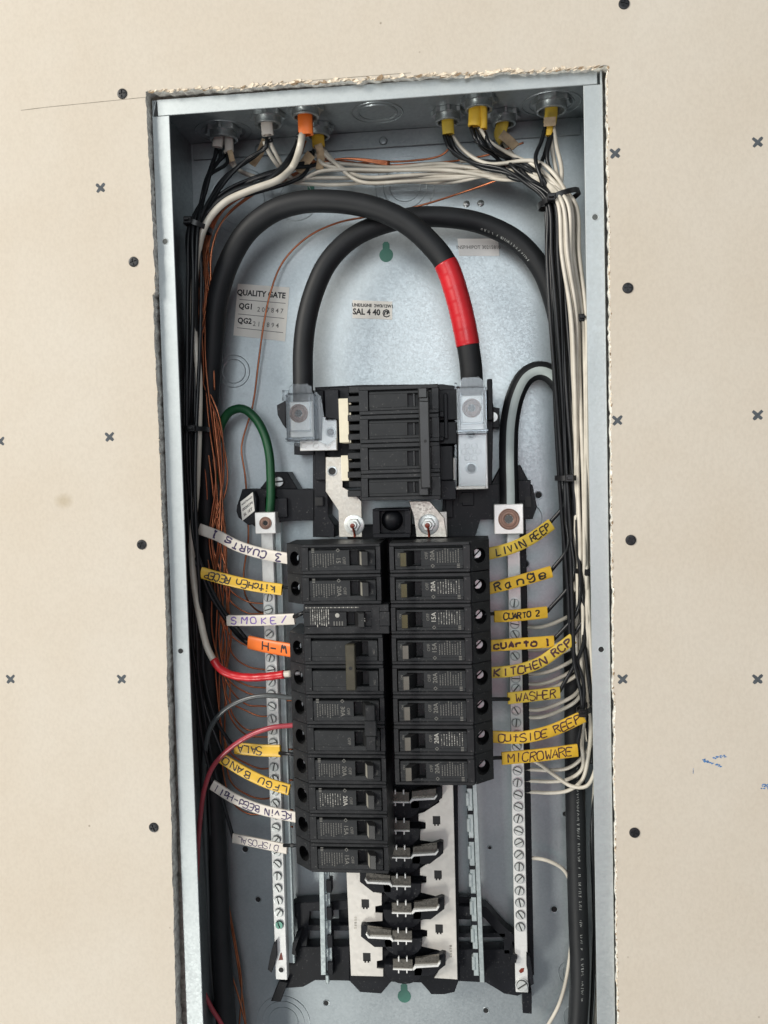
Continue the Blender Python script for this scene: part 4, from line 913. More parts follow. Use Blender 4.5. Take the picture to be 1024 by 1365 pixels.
# centre spine shields and stabs
for i in range(7):
    yy = 1052 + i * 36.6
    bm = bmesh.new()
    c = P(534 + i * .7, yy + 28, 62)
    pts = [(c.x + 17.5 * math.cos(t), c.z + 4 + 13 * math.sin(t)) for t in [math.pi + math.pi * j / 10 for j in range(11)]]
    prism(bm, pts + [(c.x + 17.5, c.z + 9), (c.x - 17.5, c.z + 9)], 62, 77, 0, .5); mk('arc_shield', bm, 'black_plastic', ia)
stab_rows = [1068, 1106, 1142, 1180, 1216, 1253, 1291]
for i, yy in enumerate(stab_rows):
    side = 1 if i % 2 == 0 else -1
    xc = 533.5 + i * .75
    # flat blade with two prongs
    bm = bmesh.new(); pbox(bm, xc - 14, yy - 12, xc + 12, yy + 1, 56, 57.6, 0.2)
    pbox(bm, xc - 14, yy + .8, xc + 12, yy + 2.6, 54.6, 57.6, 0.1, 1)
    for dx in (-6.5, 4.5): pbox(bm, xc + dx - .8, yy - 15, xc + dx + .8, yy - 9, 54, 56.2, 0, 1); pbox(bm, xc + dx - .8, yy + 2, xc + dx + .8, yy + 6.5, 55, 57, 0, 1)
    blade = mk('bus_stab', bm, ['stab_metal', 'aluminium'], ia)
    if i in (1,): continue
    # Z-shaped arm to the side bus
    Y = 58
    bm = bmesh.new()
    k_ = side
    pp = [(xc + k_ * 12, yy + 1.5), (xc + k_ * 15.5, yy - 3.2), (xc + k_ * 45, yy - 4.2), (xc + k_ * 48, yy - 8), (xc + k_ * 49.6, yy - 7), (xc + k_ * 46.3, yy - 1.8), (xc + k_ * 17, yy - .6), (xc + k_ * 13.5, yy + 3.4)]
    body = [(xc + k_ * 15.5, yy - 13), (xc + k_ * 47.5, yy - 17), (xc + k_ * 48, yy - 8), (xc + k_ * 45, yy - 4.2), (xc + k_ * 15.5, yy - 3.2)]
    if side < 0: pp, body = pp[::-1], body[::-1]
    pprism(bm, pp, 54, 58, 0, .2); mk('stab_arm', bm, 'aluminium', ia)
    bm = bmesh.new(); pprism(bm, body, 57, 60, 0, .2); mk('stab_arm', bm, 'stab_metal', ia)
    # black insulating cup round the arm
    bm = bmesh.new(); cup = [(xc + side * 14, yy - 6), (xc + side * 52, yy - 20), (xc + side * 56, yy - 19), (xc + side * 56, yy - 4), (xc + side * 38, yy + 10), (xc + side * 14, yy + 10)]
    pprism(bm, cup, 62, 70, 0, .5); mk('stab_insulator', bm, 'black_plastic', ia)
# notched steel rails
def rail(x0, y0, x1, y1, side, notches, Y=66):
    bm = bmesh.new(); pprism(bm, [(x0, y0), (x0 + 6.5, y0), (x1 + 6.5, y1), (x1, y1)], Y, Y + 14, 0, .3)
    if side < 0:
        bm2 = bm
        pprism(bm2, [(x0 + 7, y0), (x0 + 13, y0), (x1 + 15, y1 - 8), (x1 + 8, y1 - 6)], Y + 5, Y + 9, 0, .2)
    else:
        pprism(bm, [(x0 + 7.5, y0), (x0 + 13, y0), (x1 + 14, y1 + 9), (x1 + 8, y1 + 9)], Y - 4, Y + 14, 0, .3)
    rl = mk('rail', bm, 'zinc_rail', ia)
    for ny in notches:
        t = (ny - y0) / (y1 - y0); xx = x0 + (x1 - x0) * t
        bm = bmesh.new()
        if side < 0: pbox(bm, xx + 9, ny - 13, xx + 16, ny + 4, Y + 2.5, Y + 12, .4)
        else: pbox(bm, xx - 1, ny - 2.5, xx + 7.5, ny + 2.5, Y - .5, Y + 6, .2)
        mk('rail_notch', bm, 'black_plastic', rl)
        bm = bmesh.new()
        if side < 0: pbox(bm, xx + 6, ny + 5, xx + 10.5, ny + 16, Y + 2, Y + 7, .6)
        else: pbox(bm, xx - 1.5, ny + 8, xx + 3, ny + 26, Y - 1.0, Y + 5, .6)
        mk('rail_tab', bm, 'zinc_rail', rl)
rail(425, 1140, 428, 1300, -1, [1150, 1186.5, 1223, 1260, 1296])
rail(622, 1030, 632, 1301, 1, [1049, 1083.5, 1120, 1157, 1194, 1231, 1268])
# ================================================================ GROUND AND NEUTRAL BARS
def screw_bar(name, label, xc, px_top, py_top, py_bot, rows, Y, green=None, end_screw=None):
    zt = P(px_top, py_top, Y).z; zbm = P(px_top, py_bot, Y).z
    t = thing(name, label, 'terminal bar', (xc, Y + 10, zbm))
    bm = bmesh.new(); box(bm, xc - 5.6, xc + 5.6, Y, Y + 9, zbm, zt, 0.5); mk('bar', bm, 'aluminium', t)
    bm = bmesh.new(); box(bm, xc + 5.8, xc + 11.5, Y + 7, Y + 12, zbm + 12, zt, 0.5); mk('bar_holder', bm, 'black_plastic' if xc > 0 else 'zinc_rail', t)
    for i, py in enumerate(rows):
        z = P(px_top, py, Y).z; c = Vector((xc - 0.4 + random.uniform(-.2, .2), Y - 0.1, z))
        bm = bmesh.new(); slot_screw(bm, c, 3.7, random.uniform(0, math.pi), 1.9)
        slot_screw_ring = [(4.55, 0.05), (4.5, -0.25), (3.95, -0.3), (3.9, 0.0)]
        lathe(bm, slot_screw_ring, c, 'y', 18, 2, False)
        mk('terminal_screw', bm, ['green_zinc' if i == green else 'zinc_screw', 'screw_groove', 'steel_nut'], t, True)
    return t, zt, zbm
rows = [i for i in [796 + 16.15 * k for k in range(28)] if i < 1245]
gt, gz1, gz0 = screw_bar('ground_bar', 'aluminium ground bar studded with slotted screws, green wire on top', -112.6, 366, 690, 1306, rows, 62, green=len(rows) - 1)
for px, py, r in ((379, 1293, 2.6),):
    bm = bmesh.new(); c = Vector((-112.6, 61.9, P(px, py, 62).z)); lathe(bm, [(3.4, 0.0), (3.3, -0.2), (2.5, -0.25), (2.4, 0.0)], c, 'y', 16, 0, False); lathe(bm, [(2.5, -0.12), (0.02, -0.1)], c, 'y', 16, 1, False); mk('bar_hole', bm, ['aluminium', 'slot_black'], gt, True)
def pz(py, Y, px=366): return P(px, py, Y).z
bm = bmesh.new(); z = pz(1275, 62); prism(bm, [(-112.6 - 2.2, z - 3.5), (-112.6 + 2.2, z - 3.0), (-112.6 + .8, z + 4), (-112.6 - .2, z + 3.2)], 61.75, 62.1); mk('paint_mark', bm, 'red_paint', gt)
rows_n = [803.5, 831.5, 845, 874, 904, 917] + [947 + 16.0 * k for k in range(19)]
nt_, nz1, nz0 = screw_bar('neutral_bar', 'aluminium neutral bar studded with slotted screws, striped feeder on top', 109.6, 690, 690, 1323, rows_n, 62)
bm = bmesh.new(); slot_screw(bm, Vector((109.6, 61, pz(1312, 62, 690))), 5.0, 0.6, 2.4); lathe(bm, [(6.0, 0.8), (5.9, -0.3), (4.8, -0.4)], (109.6, 61, pz(1312, 62, 690)), 'y', 20, 0, False); mk('end_screw', bm, ['zinc_screw', 'slot_black'], nt_, True)
bm = bmesh.new(); z = pz(1293, 62, 690); prism(bm, [(109.6 - 2.6, z - 1), (109.6 - 1, z - 3), (109.6 + 1.6, z - 1.5), (109.6 + 2.4, z + 2), (109.6 - .5, z + 1.6)], 61.75, 62.1); mk('paint_mark', bm, 'red_paint', nt_)
# black end clips of the bars
for pts, par in (([(364, 1260), (368, 1255), (369, 1276), (362, 1297), (357, 1293), (360, 1275)], gt), ([(390, 1258), (399, 1250), (393, 1266), (396, 1276), (389, 1272)], gt),
                 ([(684, 1272), (690, 1276), (688, 1284), (680, 1284)], nt_), ([(702, 1272), (707, 1276), (712, 1312), (708, 1314), (702, 1288)], nt_)):
    bm = bmesh.new(); pprism(bm, pts, 58, 80, 0, .3); mk('end_clip', bm, 'black_plastic', par)
# lugs
def lug(parent, px0, py0, px1, py1, Yf, R, bolt, side=True, cx=None):
    bm = bmesh.new(); x0, x1, z0, z1 = rect(px0, py0, px1, py1, Yf); cx_ = (x0 + x1) / 2 if cx is None else P(cx, (py0 + py1) / 2, Yf).x
    box(bm, x0, x1, Yf, Yf + 20, z0, z1, 0.6); l = mk('lug', bm, 'aluminium', parent); parent = l
    c = Vector((cx_, Yf, (z0 + z1) / 2)); bm = bmesh.new()
    lathe(bm, [(R, 0.1), (R, -0.5), (R * .93, -0.7), (R * .88, -0.25), (R * .74, -0.25), (R * .70, -0.9), (R * .52, -1.0), (R * .48, -0.7), (R * .42, -0.65), (R * .40, -0.2)], c, 'y', 28, 0, False)
    lathe(bm, [(R * .41, -0.25), (0.02, -0.2)], c, 'y', 8, 1, False); mk('lug_bolt', bm, ['copper_dull', bolt], parent, True)
    return x0, x1, z0, z1
lug(gt, 340, 683, 367.5, 711.5, 48, 5.6, 'slot_black', cx=354)
lug(nt_, 659, 672, 698, 712, 46, 9.2, 'screw_groove')
bm = bmesh.new(); pbox(bm, 353, 662, 371, 690, 62, 70, .4); mk('bar', bm, 'aluminium', gt)
# black terminal tag with sticker
t = thing('tag_plate', 'tilted black tag with a small printed sticker by the ground lug', 'tag', P(333, 676, 50))
bm = bmesh.new(); pprism(bm, [(316, 673), (320, 668), (338, 655), (342, 664), (341, 698), (331, 700), (318, 690), (315, 682)], 52, 64, 0, .5); mk('tag_body', bm, 'black_plastic', t)
bm = bmesh.new(); q = [(320.5, 669), (337, 656), (339.5, 681), (323, 694.5)]; pprism(bm, q, 51.4, 51.9); tsk = mk('sticker', bm, 'sticker_paper', t)
qa = [P(a, b_, 51.2) for a, b_ in q]; rd = (qa[1] - qa[0]).normalized(); ud = (qa[0] - qa[3]).normalized()
for v, s, sz in ((.2, 'NNSTRAND', 2.3), (.48, '0020294', 3.4), (.78, 'SL 1ET', 3.6)):
    p = qa[0].lerp(qa[1], .5).lerp(qa[3].lerp(qa[2], .5), v); bm = bmesh.new(); text_bm(bm, s, sz, p, rd, ud, bold=.02); mk('printed_text', bm, 'ink_black', tsk)
# ================================================================ MAIN BREAKER
mb = thing('main_breaker', 'black four section main breaker with one tall tie handle', 'main breaker', P(533, 668, 60))
Y0 = 6.0
X0, X1, Z0, Z1 = rect(480, 513, 586, 667, Y0)
bm = bmesh.new(); box(bm, X0, X1, Y0 + 7, 62, Z0, Z1, 0.6); mk('body', bm, 'breaker_black', mb)
secs = [(513, 552), (552, 590), (590, 631), (631, 667)]
def hollow(bm, x0, x1, z0, z1, hx0, hx1, hz0, hz1, y0, y1, bev=0.25):
    """rectangular slab with a rectangular hole, as four butted bars"""
    box(bm, x0, x1, y0, y1, hz1, z1, bev); box(bm, x0, x1, y0, y1, z0, hz0, bev)
    box(bm, x0, hx0, y0, y1, hz0 + .01, hz1 - .01, 0); box(bm, hx1, x1, y0, y1, hz0 + .01, hz1 - .01, 0)
for (a, b_) in secs:
    _, _, sz0, sz1 = rect(480, a, 586, b_, Y0)
    px0, px1, _, _ = rect(490.5, a, 576, b_, Y0)
    hx0, hx1, _, _ = rect(543, a, 566, b_, Y0)
    bm = bmesh.new(); hollow(bm, X0 + .1, X1 - .1, sz0 + .25, sz1 - .25, px0, px1, sz0 + 3.4, sz1 - 3.6, Y0, Y0 + 7.2, 0.4); mk('section_rim', bm, 'breaker_black', mb)
    bm = bmesh.new(); hollow(bm, px0 + .9, px1 - .2, sz0 + 3.5, sz1 - 5.0, hx0, hx1, sz0 + 6.0, sz1 - 7.0, Y0 + 0.9, Y0 + 7.1, 0.3); mk('section_panel', bm, 'label_plate', mb)
    bm = bmesh.new(); hx2 = hx0 + (hx1 - hx0) * .34; box(bm, hx2, hx2 + 1.2, Y0 + 2, Y0 + 7.1, sz0 + 6.1, sz1 - 7.1, .2); mk('toggle_slot_wall', bm, 'toggle_black', mb)
# tie handle bar
bm = bmesh.new(); x0, x1, z0, z1 = rect(559.5, 534, 573.5, 651, -6)
prism(bm, [(x0, z1), (x1, z1 - .6), (x1, z0), (x0 + .3, z0)], -9, -3, 0, 0.9); th = mk('tie_handle', bm, 'toggle_black', mb)
for (a, b_) in secs:
    bm = bmesh.new(); c = (a + b_) / 2; x0, x1, z0, z1 = rect(558, c - 12, 572, c + 12, -4); box(bm, x0, x1, -5.5, Y0 + 5, z0, z1, .6, 0, 0.4); mk('toggle', bm, 'toggle_black', mb)
bm = bmesh.new(); x0, x1, z0, z1 = rect(556, 515, 571, 532, -7); box(bm, x0, x1, -7, 2, z0, z1, .7, 0, 1.0); mk('tie_handle_end', bm, 'toggle_grey' if False else 'toggle_black', mb)
bm = bmesh.new(); lathe(bm, [(1.25, 0.05), (0.02, 0.05)], P(567, 588, -9.08), 'y', 14, 0, False); mk('tie_hole', bm, 'slot_black', th)
# left comb of arc vents and right housing
for i in range(12):
    yy = 515 + i * 12.6; bm = bmesh.new(); pbox(bm, 465 - (i % 2) * 1.5, yy, 482, yy + 8.6, 26 + (i % 3) * 3, 60, .5); mk('comb_tooth', bm, 'breaker_black', mb)
bm = bmesh.new(); pbox(bm, 452, 531, 465, 590, 32, 60, .4); 
for i in range(4): pbox(bm, 464, 533 + i * 17, 468, 539 + i * 17, 33, 40, .2)
mk('bus_edge', bm, 'cream_bar', mb)
bm = bmesh.new(); pbox(bm, 455, 607, 465, 641, 34, 60, .4)
for i in range(3): pbox(bm, 464, 609 + i * 11, 469, 613 + i * 11, 35, 40, .2)
mk('bus_edge', bm, 'cream_bar', mb)
for r_ in ((585, 519, 611, 560, 26), (585, 562, 609, 592, 24), (586, 594, 604, 640, 26), (585, 640, 608, 666, 30), (592, 524, 597, 585, 20), (440, 516, 466, 548, 40), (433, 519, 452, 560, 34), (586, 548, 592, 556, 18), (586, 582, 592, 588, 18)):
    bm = bmesh.new(); pbox(bm, *r_[:4], r_[4], 62, .6); mk('side_housing', bm, 'black_plastic', mb)
# contact plates
bm = bmesh.new(); pbox(bm, 594, 610, 608, 653, 36, 50, .5); mk('contact_plate', bm, 'tinned_plate', mb)
bm = bmesh.new(); pbox(bm, 610.5, 560, 650, 652, 40, 44, .6); pl = mk('contact_plate', bm, 'aluminium', mb)
bm = bmesh.new(); pbox(bm, 592, 648, 648, 652.5, 34, 40, .3); mk('contact_plate', bm, 'tinned_strap', mb)
bm = bmesh.new(); pprism(bm, [(400, 588), (430, 588), (430, 556), (449, 556), (449, 600), (400, 601)], 40, 46, 0, .5); mk('contact_plate', bm, 'aluminium', mb)
bm = bmesh.new(); pprism(bm, [(434, 609), (456, 609), (456, 650), (470, 656), (482, 668), (483, 716), (452, 716), (452, 680), (434, 655)], 50, 54, 0, .4); mk('bus_strap', bm, 'tinned_strap', mb)
bm = bmesh.new(); pprism(bm, [(545, 668), (573, 668), (592, 690), (596, 716), (555, 716), (553, 690)], 40, 43, 0, .4); mk('bus_strap', bm, 'tinned_strap', mb)
bm = bmesh.new(); pbox(bm, 586, 682, 596, 716, 44, 50, .4); mk('bus_strap', bm, 'tinned_plate', mb)
for px, py, Y, R in ((441, 576, 39.8, 4.6), (443, 628, 49.8, 4.6), (628.5, 624, 39.8, 5.2), (628.5, 578, 39.8, 5.2)):
    c = P(px, py, Y); bm = bmesh.new(); lathe(bm, [(R, 0.1), (R * .96, -0.5), (R * .72, -0.6), (R * .68, 0.0)], c, 'y', 22, 0, False); lathe(bm, [(R * .7, -0.1), (R * .35, 0.1), (0.02, 0.1)], c, 'y', 12, 1, False); mk('socket_bolt', bm, ['steel_nut', 'slot_black'], mb, True)
for px, py in ((405, 594), (421, 594.5), (437, 594), (413, 589)) + ((628, 602),) + tuple((628 + 9.5 * math.cos(i * 1.047), 602 + 9.5 * math.sin(i * 1.047)) for i in range(6)):
    c = P(px, py, 39.9); bm = bmesh.new(); lathe(bm, [(2.7, 0.1), (2.6, -0.3), (2.0, -0.42), (1.8, -0.2), (0.02, -0.2)], c, 'y', 16, 0, False); mk('stud', bm, 'aluminium', mb, True)
# aluminium lug blocks with clear covers
def clear_lug(px0, py0, px1, py1, Yf, bx, by):
    x0, x1, z0, z1 = rect(px0, py0, px1, py1, Yf)
    bm = bmesh.new(); box(bm, x0 + 2.2, x1 - 2.2, Yf + 5, Yf + 26, z0 + 3, z1 - 15, .8); mk('lug', bm, 'aluminium', mb)
    c = P(bx, by, Yf + 5); bm = bmesh.new(); R = 8.0
    lathe(bm, [(R, 0.1), (R, -1.6), (R * .84, -1.8), (R * .78, -0.9), (R * .66, -0.9), (R * .62, -1.3), (R * .42, -1.3), (R * .38, -0.3)], c, 'y', 26, 0, False); lathe(bm, [(R * .40, -0.35), (0.02, -0.3)], c, 'y', 6, 1, False); mk('lug_bolt', bm, ['copper_dull', 'slot_black'], mb, True)
    # cover: five thin walls, a stepped hood and a sill
    bm = bmesh.new(); th_ = 1.1
    box(bm, x0, x1, Yf, Yf + th_, z0, z1 - 9, .3); box(bm, x0, x0 + th_, Yf + th_, Yf + 24, z0, z1 - 9, .2); box(bm, x1 - th_, x1, Yf + th_, Yf + 24, z0, z1 - 9, .2)
    box(bm, x0 + th_, x1 - th_, Yf + th_, Yf + 22, z0, z0 + th_, .2)
    prism(bm, [(x0 + 2, z1 - 9), (x1 - 1.5, z1 - 9), (x1 - 2.5, z1 - 2.5), (x1 - 6, z1), (x0 + 6, z1), (x0 + 3, z1 - 2.5)], Yf + 3, Yf + 4.2, 0, .3)
    prism(bm, [(x0 + 2, z1 - 9), (x1 - 1.5, z1 - 9), (x1 - 1.5, z1 - 7.9), (x0 + 2, z1 - 7.9)], Yf - .6, Yf + 22, 0, .2)
    box(bm, x0 - 1.0, x1 + 1.0, Yf - .7, Yf + 10, z0 + 1.5, z0 + 3.0, .3); box(bm, x0 + 3, x1 - 3, Yf - .9, Yf + .1, z0 + 8, z0 + 9.4, .2)
    box(bm, x0 + 3, x0 + 4.2, Yf - .8, Yf + .1, z0 + 9, z1 - 12, .2); box(bm, x1 - 4.2, x1 - 3, Yf - .8, Yf + .1, z0 + 9, z1 - 12, .2)
    return bm
bm = clear_lug(381, 511, 419, 588, 24, 398.5, 551)
pprism(bm, [(419, 520), (428, 528), (432, 556), (449, 558), (449, 584), (436, 594), (424, 588), (419, 584)], 34, 35.2, 0, .3)
pprism(bm, [(376, 520), (384, 520), (384, 534), (376, 534)], 30, 40, 0, .4); pprism(bm, [(380, 588), (400, 588), (400, 596), (384, 592)], 34, 36, 0, .2)
mk('clear_lug_cover', bm, 'clear_plastic', mb)
bm = clear_lug(609, 502, 649, 578, 22, 629, 544)
pprism(bm, [(611, 579), (648, 579), (648, 652), (611, 652)], 30, 31, 0, .3); pprism(bm, [(606, 510), (609, 510), (609, 652), (606, 652)], 28, 40, 0, .2)
mk('clear_lug_cover', bm, 'clear_plastic', mb)
bm = bmesh.new(); pprism(bm, [(369, 540), (381, 534), (381, 571), (377, 566), (370, 553)], 40, 66, 0, .5); mk('side_housing', bm, 'black_plastic', mb)
# bolts with torque paint on the bus straps
for px, py, Y in ((472.5, 699.5, 49.8), (571.5, 699, 39.8)):
    c = P(px, py, Y); bm = bmesh.new()
    lathe(bm, [(9.0, 0.1), (9.0, -1.0), (8.4, -1.3), (5.0, -1.4)], c, 'y', 30, 0, False); mk('washer', bm, 'zinc_screw', mb, True)
    bm = bmesh.new(); lathe(bm, [(6.2, -1.2), (6.2, -4.6), (5.4, -5.2), (3.4, -5.3)], c, 'y', 6, 0, False); lathe(bm, [(3.5, -5.0), (3.3, -7.2), (2.6, -7.8), (0.02, -7.9)], c, 'y', 16, 0, False); mk('hex_nut', bm, 'zinc_screw', mb)
    bm = bmesh.new(); lathe(bm, [(2.3, -7.6), (2.0, -8.2), (1.0, -8.5), (0.02, -8.6)], c + Vector((-.6, 0, -.4)), 'y', 12, 0, False)
    cc = spline([c + Vector((-.4, -8.2, -1)), c + Vector((0, -6, -4.6)), c + Vector((.3, -3.0, -7.5)), c + Vector((.2, -2.0, -10.8))], 1.0); tube(bm, cc, 1.0, 8); mk('torque_paint', bm, 'red_paint', mb, True)
# round plug in a square socket
sp_ = thing('bus_plug', 'black square socket with a dark round ball plug between the bus bolts', 'plug', P(523, 716, 60))
bm = bmesh.new(); x0, x1, z0, z1 = rect(497, 678, 547, 717, 26); xm, xn, zm, zn = rect(506, 681, 540, 711, 26)
hollow(bm, x0, x1, z0, z1, xm, xn, zm, zn, 26, 48, .6); mk('socket', bm, 'black_plastic', sp_)
bm = bmesh.new(); box(bm, xm - .5, xn + .5, 36, 47, zm - .5, zn + .5); mk('socket_floor', bm, 'black_plastic', sp_)
c = P(523, 693, 36); bm = bmesh.new(); lathe(bm, [(9.4 * math.cos(t), -7 * math.sin(t)) for t in [math.pi / 2 * i / 8 * .995 for i in range(9)]], c, 'y', 26, 0, False); mk('ball', bm, 'black_plastic', sp_, 'all')
# ================================================================ BRANCH BREAKERS
PITCH = 25.4; ZT = -370.6; XR, XL = 5.4, -2.2
def b_word(word, size, x, z, mi, bold=0.0):
    bm = bmesh.new(); text_bm(bm, word, size, (x, 0.62, z), Vector((0, 0, 1)), Vector((-1, 0, 0)), 0, bold=bold)
    return mesh_of('printed_text', bm, ['print_white' if mi else 'print_grey'])
def b_fine(bold, seed):
    """diamond mark and columns of fine print on a breaker face (x outboard, y into the wall, z up)"""
    bm = bmesh.new(); y = 0.62; rnd = random.Random(seed)
    cx, cz, s_ = 35.4, -7.2, 1.7
    q = [(cx - s_, cz), (cx, cz + s_), (cx + s_, cz), (cx, cz - s_)]; qi = [(cx + (x - cx) * .6, cz + (z - cz) * .6) for x, z in q]
    vo = [bm.verts.new((x, y, z)) for x, z in q]; vi = [bm.verts.new((x, y, z)) for x, z in qi]
    for i in range(4): bm.faces.new((vo[i], vo[(i + 1) % 4], vi[(i + 1) % 4], vi[i]))
    for c_ in range(9):
        x = 39.4 + c_ * 2.15; ln = [8.5, 9, 9.5, 12, 11, 9, 8, 9.5, 11][c_]; z = -4.6
        while z < -4.6 + ln:
            l = rnd.uniform(.5, 1.6)
            vs = [bm.verts.new(p) for p in ((x - .3, y, z), (x + .3, y, z), (x + .3, y, min(z + l, 7)), (x - .3, y, min(z + l, 7)))]
            bm.faces.new(vs).material_index = 1 if (bold and rnd.random() < .45) else 0
            z += l + rnd.uniform(.25, .6)
    for i in range(3):
        x, z = 56.5, -9 + i * 1.3; vs = [bm.verts.new(p) for p in ((x - 1.2, y, z), (x + 1.2, y, z), (x + 1.2, y, z + .7), (x - 1.2, y, z + .7))]; bm.faces.new(vs)
    return mesh_of('fine_print', bm, ['print_grey', 'print_white'])
def b_body(face=66.0, end=82.0, drop=16.0):
    bm = bmesh.new(); h = PITCH / 2 - 0.25
    # lower body and the sloped terminal shoulder, with the round terminal pocket cut as an octagonal mouth
    prof = [(0, 8.5), (face, 8.5), (face, 3.0), (face + 1.5, 2.6), (end, drop), (end, 56), (0, 56)]
    a = [bm.verts.new((x, y, -h)) for x, y in prof]; b_ = [bm.verts.new((x, y, h)) for x, y in prof]
    bm.faces.new(a); bm.faces.new(b_[::-1]); n = len(prof)
    for i in range(n):
        if i == 3: continue
        bm.faces.new((a[i], a[(i + 1) % n], b_[(i + 1) % n], b_[i]))
    # shoulder face with a hole
    p0, p1 = Vector((prof[3][0], prof[3][1], 0)), Vector((prof[4][0], prof[4][1], 0)); d = p1 - p0; L_ = d.length; dn = d.normalized(); nrm = Vector((-dn.y, dn.x, 0))
    if nrm.y < 0: nrm = -nrm
    mid = p0 + d * .42; m_ = 16; ru, rv = L_ * .36, 6.4
    outer = [a[3], a[4], b_[4], b_[3]]
    ring = []
    for i in range(m_):
        t = 2 * math.pi * i / m_; ring.append(bm.verts.new(mid + dn * (ru * math.cos(t)) + Vector((0, 0, -rv * math.sin(t)))))
    es = [bm.edges.new((ring[i], ring[(i + 1) % m_])) for i in range(m_)]
    oe = [bm.edges.get((outer[i], outer[(i + 1) % 4])) or bm.edges.new((outer[i], outer[(i + 1) % 4])) for i in range(4)]
    bmesh.ops.triangle_fill(bm, edges=es + oe, use_beauty=True)
    deep = [bm.verts.new(v.co + Vector((0, 13, 0))) for v in ring]
    for i in range(m_): bm.faces.new((ring[i], ring[(i + 1) % m_], deep[(i + 1) % m_], deep[i])).material_index = 1
    bm.faces.new(deep).material_index = 1
    return mesh_of('breaker_body', bm, ['breaker_black', 'slot_black'])
def b_shell(face=66.0):
    bm = bmesh.new(); h = PITCH / 2 - 0.25
    # outer rim round a pocket
    hollow(bm, 0, face, -h, h, 3.6, face - 5.5, -h + 2.6, h - 3.0, 0, 8.6, 0.55)
    return mesh_of('front_rim', bm, 'breaker_black')
def b_plate(face=66.0, s0=12.2, s1=26.0, sd=1):
    bm = bmesh.new(); h = PITCH / 2
    hollow(bm, 4.6, face - 5.7, -h + (2.9 if sd > 0 else 5.3), h - (5.3 if sd > 0 else 2.9), s0, s1, -7.0, 5.6, 0.75, 8.55, 0.3)
    return mesh_of('label_plate', bm, 'label_plate')
def b_toggle(on=True, lit=None):
    bm = bmesh.new()
    # wedge: rooted in the slot, leaning inboard when ON
    if on: pr = [(12.6, 8), (20.0, 8), (17.2, -0.5), (14.6, -7.6), (9.4, -8.4), (9.0, -6.6), (11.4, -0.6)]
    else: pr = [(25.6, 8), (18.2, 8), (21.0, -0.5), (23.6, -7.6), (28.8, -8.4), (29.2, -6.6), (26.8, -0.6)]
    z0, z1 = -6.5, 5.1
    a = [bm.verts.new((x, y, z0)) for x, y in pr]; b_ = [bm.verts.new((x, y, z1)) for x, y in pr]
    fs = [bm.faces.new(a), bm.faces.new(b_[::-1])]
    n = len(pr)
    for i in range(n): fs.append(bm.faces.new((a[i], a[(i + 1) % n], b_[(i + 1) % n], b_[i])))
    if lit: fs[lit].material_index = 1
    else: fs[5].material_index = 1; fs[6].material_index = 1
    bmesh.ops.bevel(bm, geom=bm.edges[:], offset=.35, segments=1, affect='EDGES')
    return bm
def b_screw():
    bm = bmesh.new(); slot_screw(bm, Vector((0, 0, 0)), 4.0, 0.8, 1.8, 0, 1); return mesh_of('terminal_screw', bm, ['steel_nut', 'slot_black'], True)
BODY, SHELL, PLATE, SCREW = b_body(), b_shell(), b_plate(), b_screw()
PLATE_UP = b_plate(sd=-1)  # wide gap stays uppermost: rim shadow put into the plate's shape
TOG = {}
bm = b_toggle(True, 4); TOG['lit_edge'] = mesh_of('toggle', bm, ['toggle_black', 'toggle_lit'])  # one face painted brighter, as if lit from the side
for nm, mats in (('olive', ['toggle_black', 'toggle_olive']), ('grey', ['toggle_black', 'toggle_grey']), ('dark', ['toggle_black', 'toggle_black'])):
    TOG[nm] = mesh_of('toggle', b_toggle(True), mats)
TOG['off'] = mesh_of('toggle', b_toggle(False), ['toggle_black', 'tie_olive'])
TXT = {}
def link(name, me, parent, loc=(0, 0, 0)):
    o = bpy.data.objects.new(name, me); COL.objects.link(o); o.parent = parent; o.location = Vector(loc) * 0.001; return o
def pole(root, dz, rating, tog, blank=False, bold=True, seed=1, dy=0):
    link('breaker_body', BODY, root, (0, dy, dz)); link('front_rim', SHELL, root, (0, dy, dz)); turned = abs(root.rotation_euler.y) > 1; link('label_plate', PLATE_UP if turned else PLATE, root, (0, dy, dz))
    link('toggle', TOG[tog], root, (0, dy, dz)); link('terminal_screw', SCREW, root, (71.4 if not turned else 70.6, dy + (19.5 if not turned else 22.5), dz + .6))
    def word(key, *a):
        if key not in TXT: TXT[key] = b_word(*a)
        link('printed_text', TXT[key], root, (0, dy, dz))
    word('OFF', 'OFF', 3.6, 30.4, 1.5, 0); word('ON', 'ON', 2.6, 7.6, 2.0, 0)
    if rating and not blank:
        word((rating, bold), rating, 5.2, 35.2, 1.6, bold, 0.015)
        if ('f', bold) not in TXT: TXT[('f', bold)] = b_fine(bold, seed)
        link('fine_print', TXT[('f', bold)], root, (0, dy, dz))['kind'] = 'stuff'
def breaker(side, i, label, group, npole=1, dy=0.0):
    z = ZT - PITCH * (i + npole / 2)
    t = thing('breaker' if npole == 1 else 'double_breaker', label, 'breaker', ((XR if side > 0 else XL), dy, z), group)
    if side < 0: t.rotation_euler = (0, math.pi, 0)
    return t
GR = 'breakers in the short stack'; GL = 'breakers in the tall stack'
rinfo = [('20A', 'olive', 'LIVIN RECEP', 'topmost of the short stack'), ('20A', 'olive', 'RANGE', ''), ('15A', 'olive', 'small CUARTO 2', ''), ('15A', 'grey', 'brown inked CUARTO', ''), ('20A', 'grey', 'KITCHEN RCP', ''), ('20A', 'grey', 'WASHER', ''), ('20A', 'grey', 'OUTSIDE RECEP', ''), ('20A', 'grey', 'MICROWARE', '')]
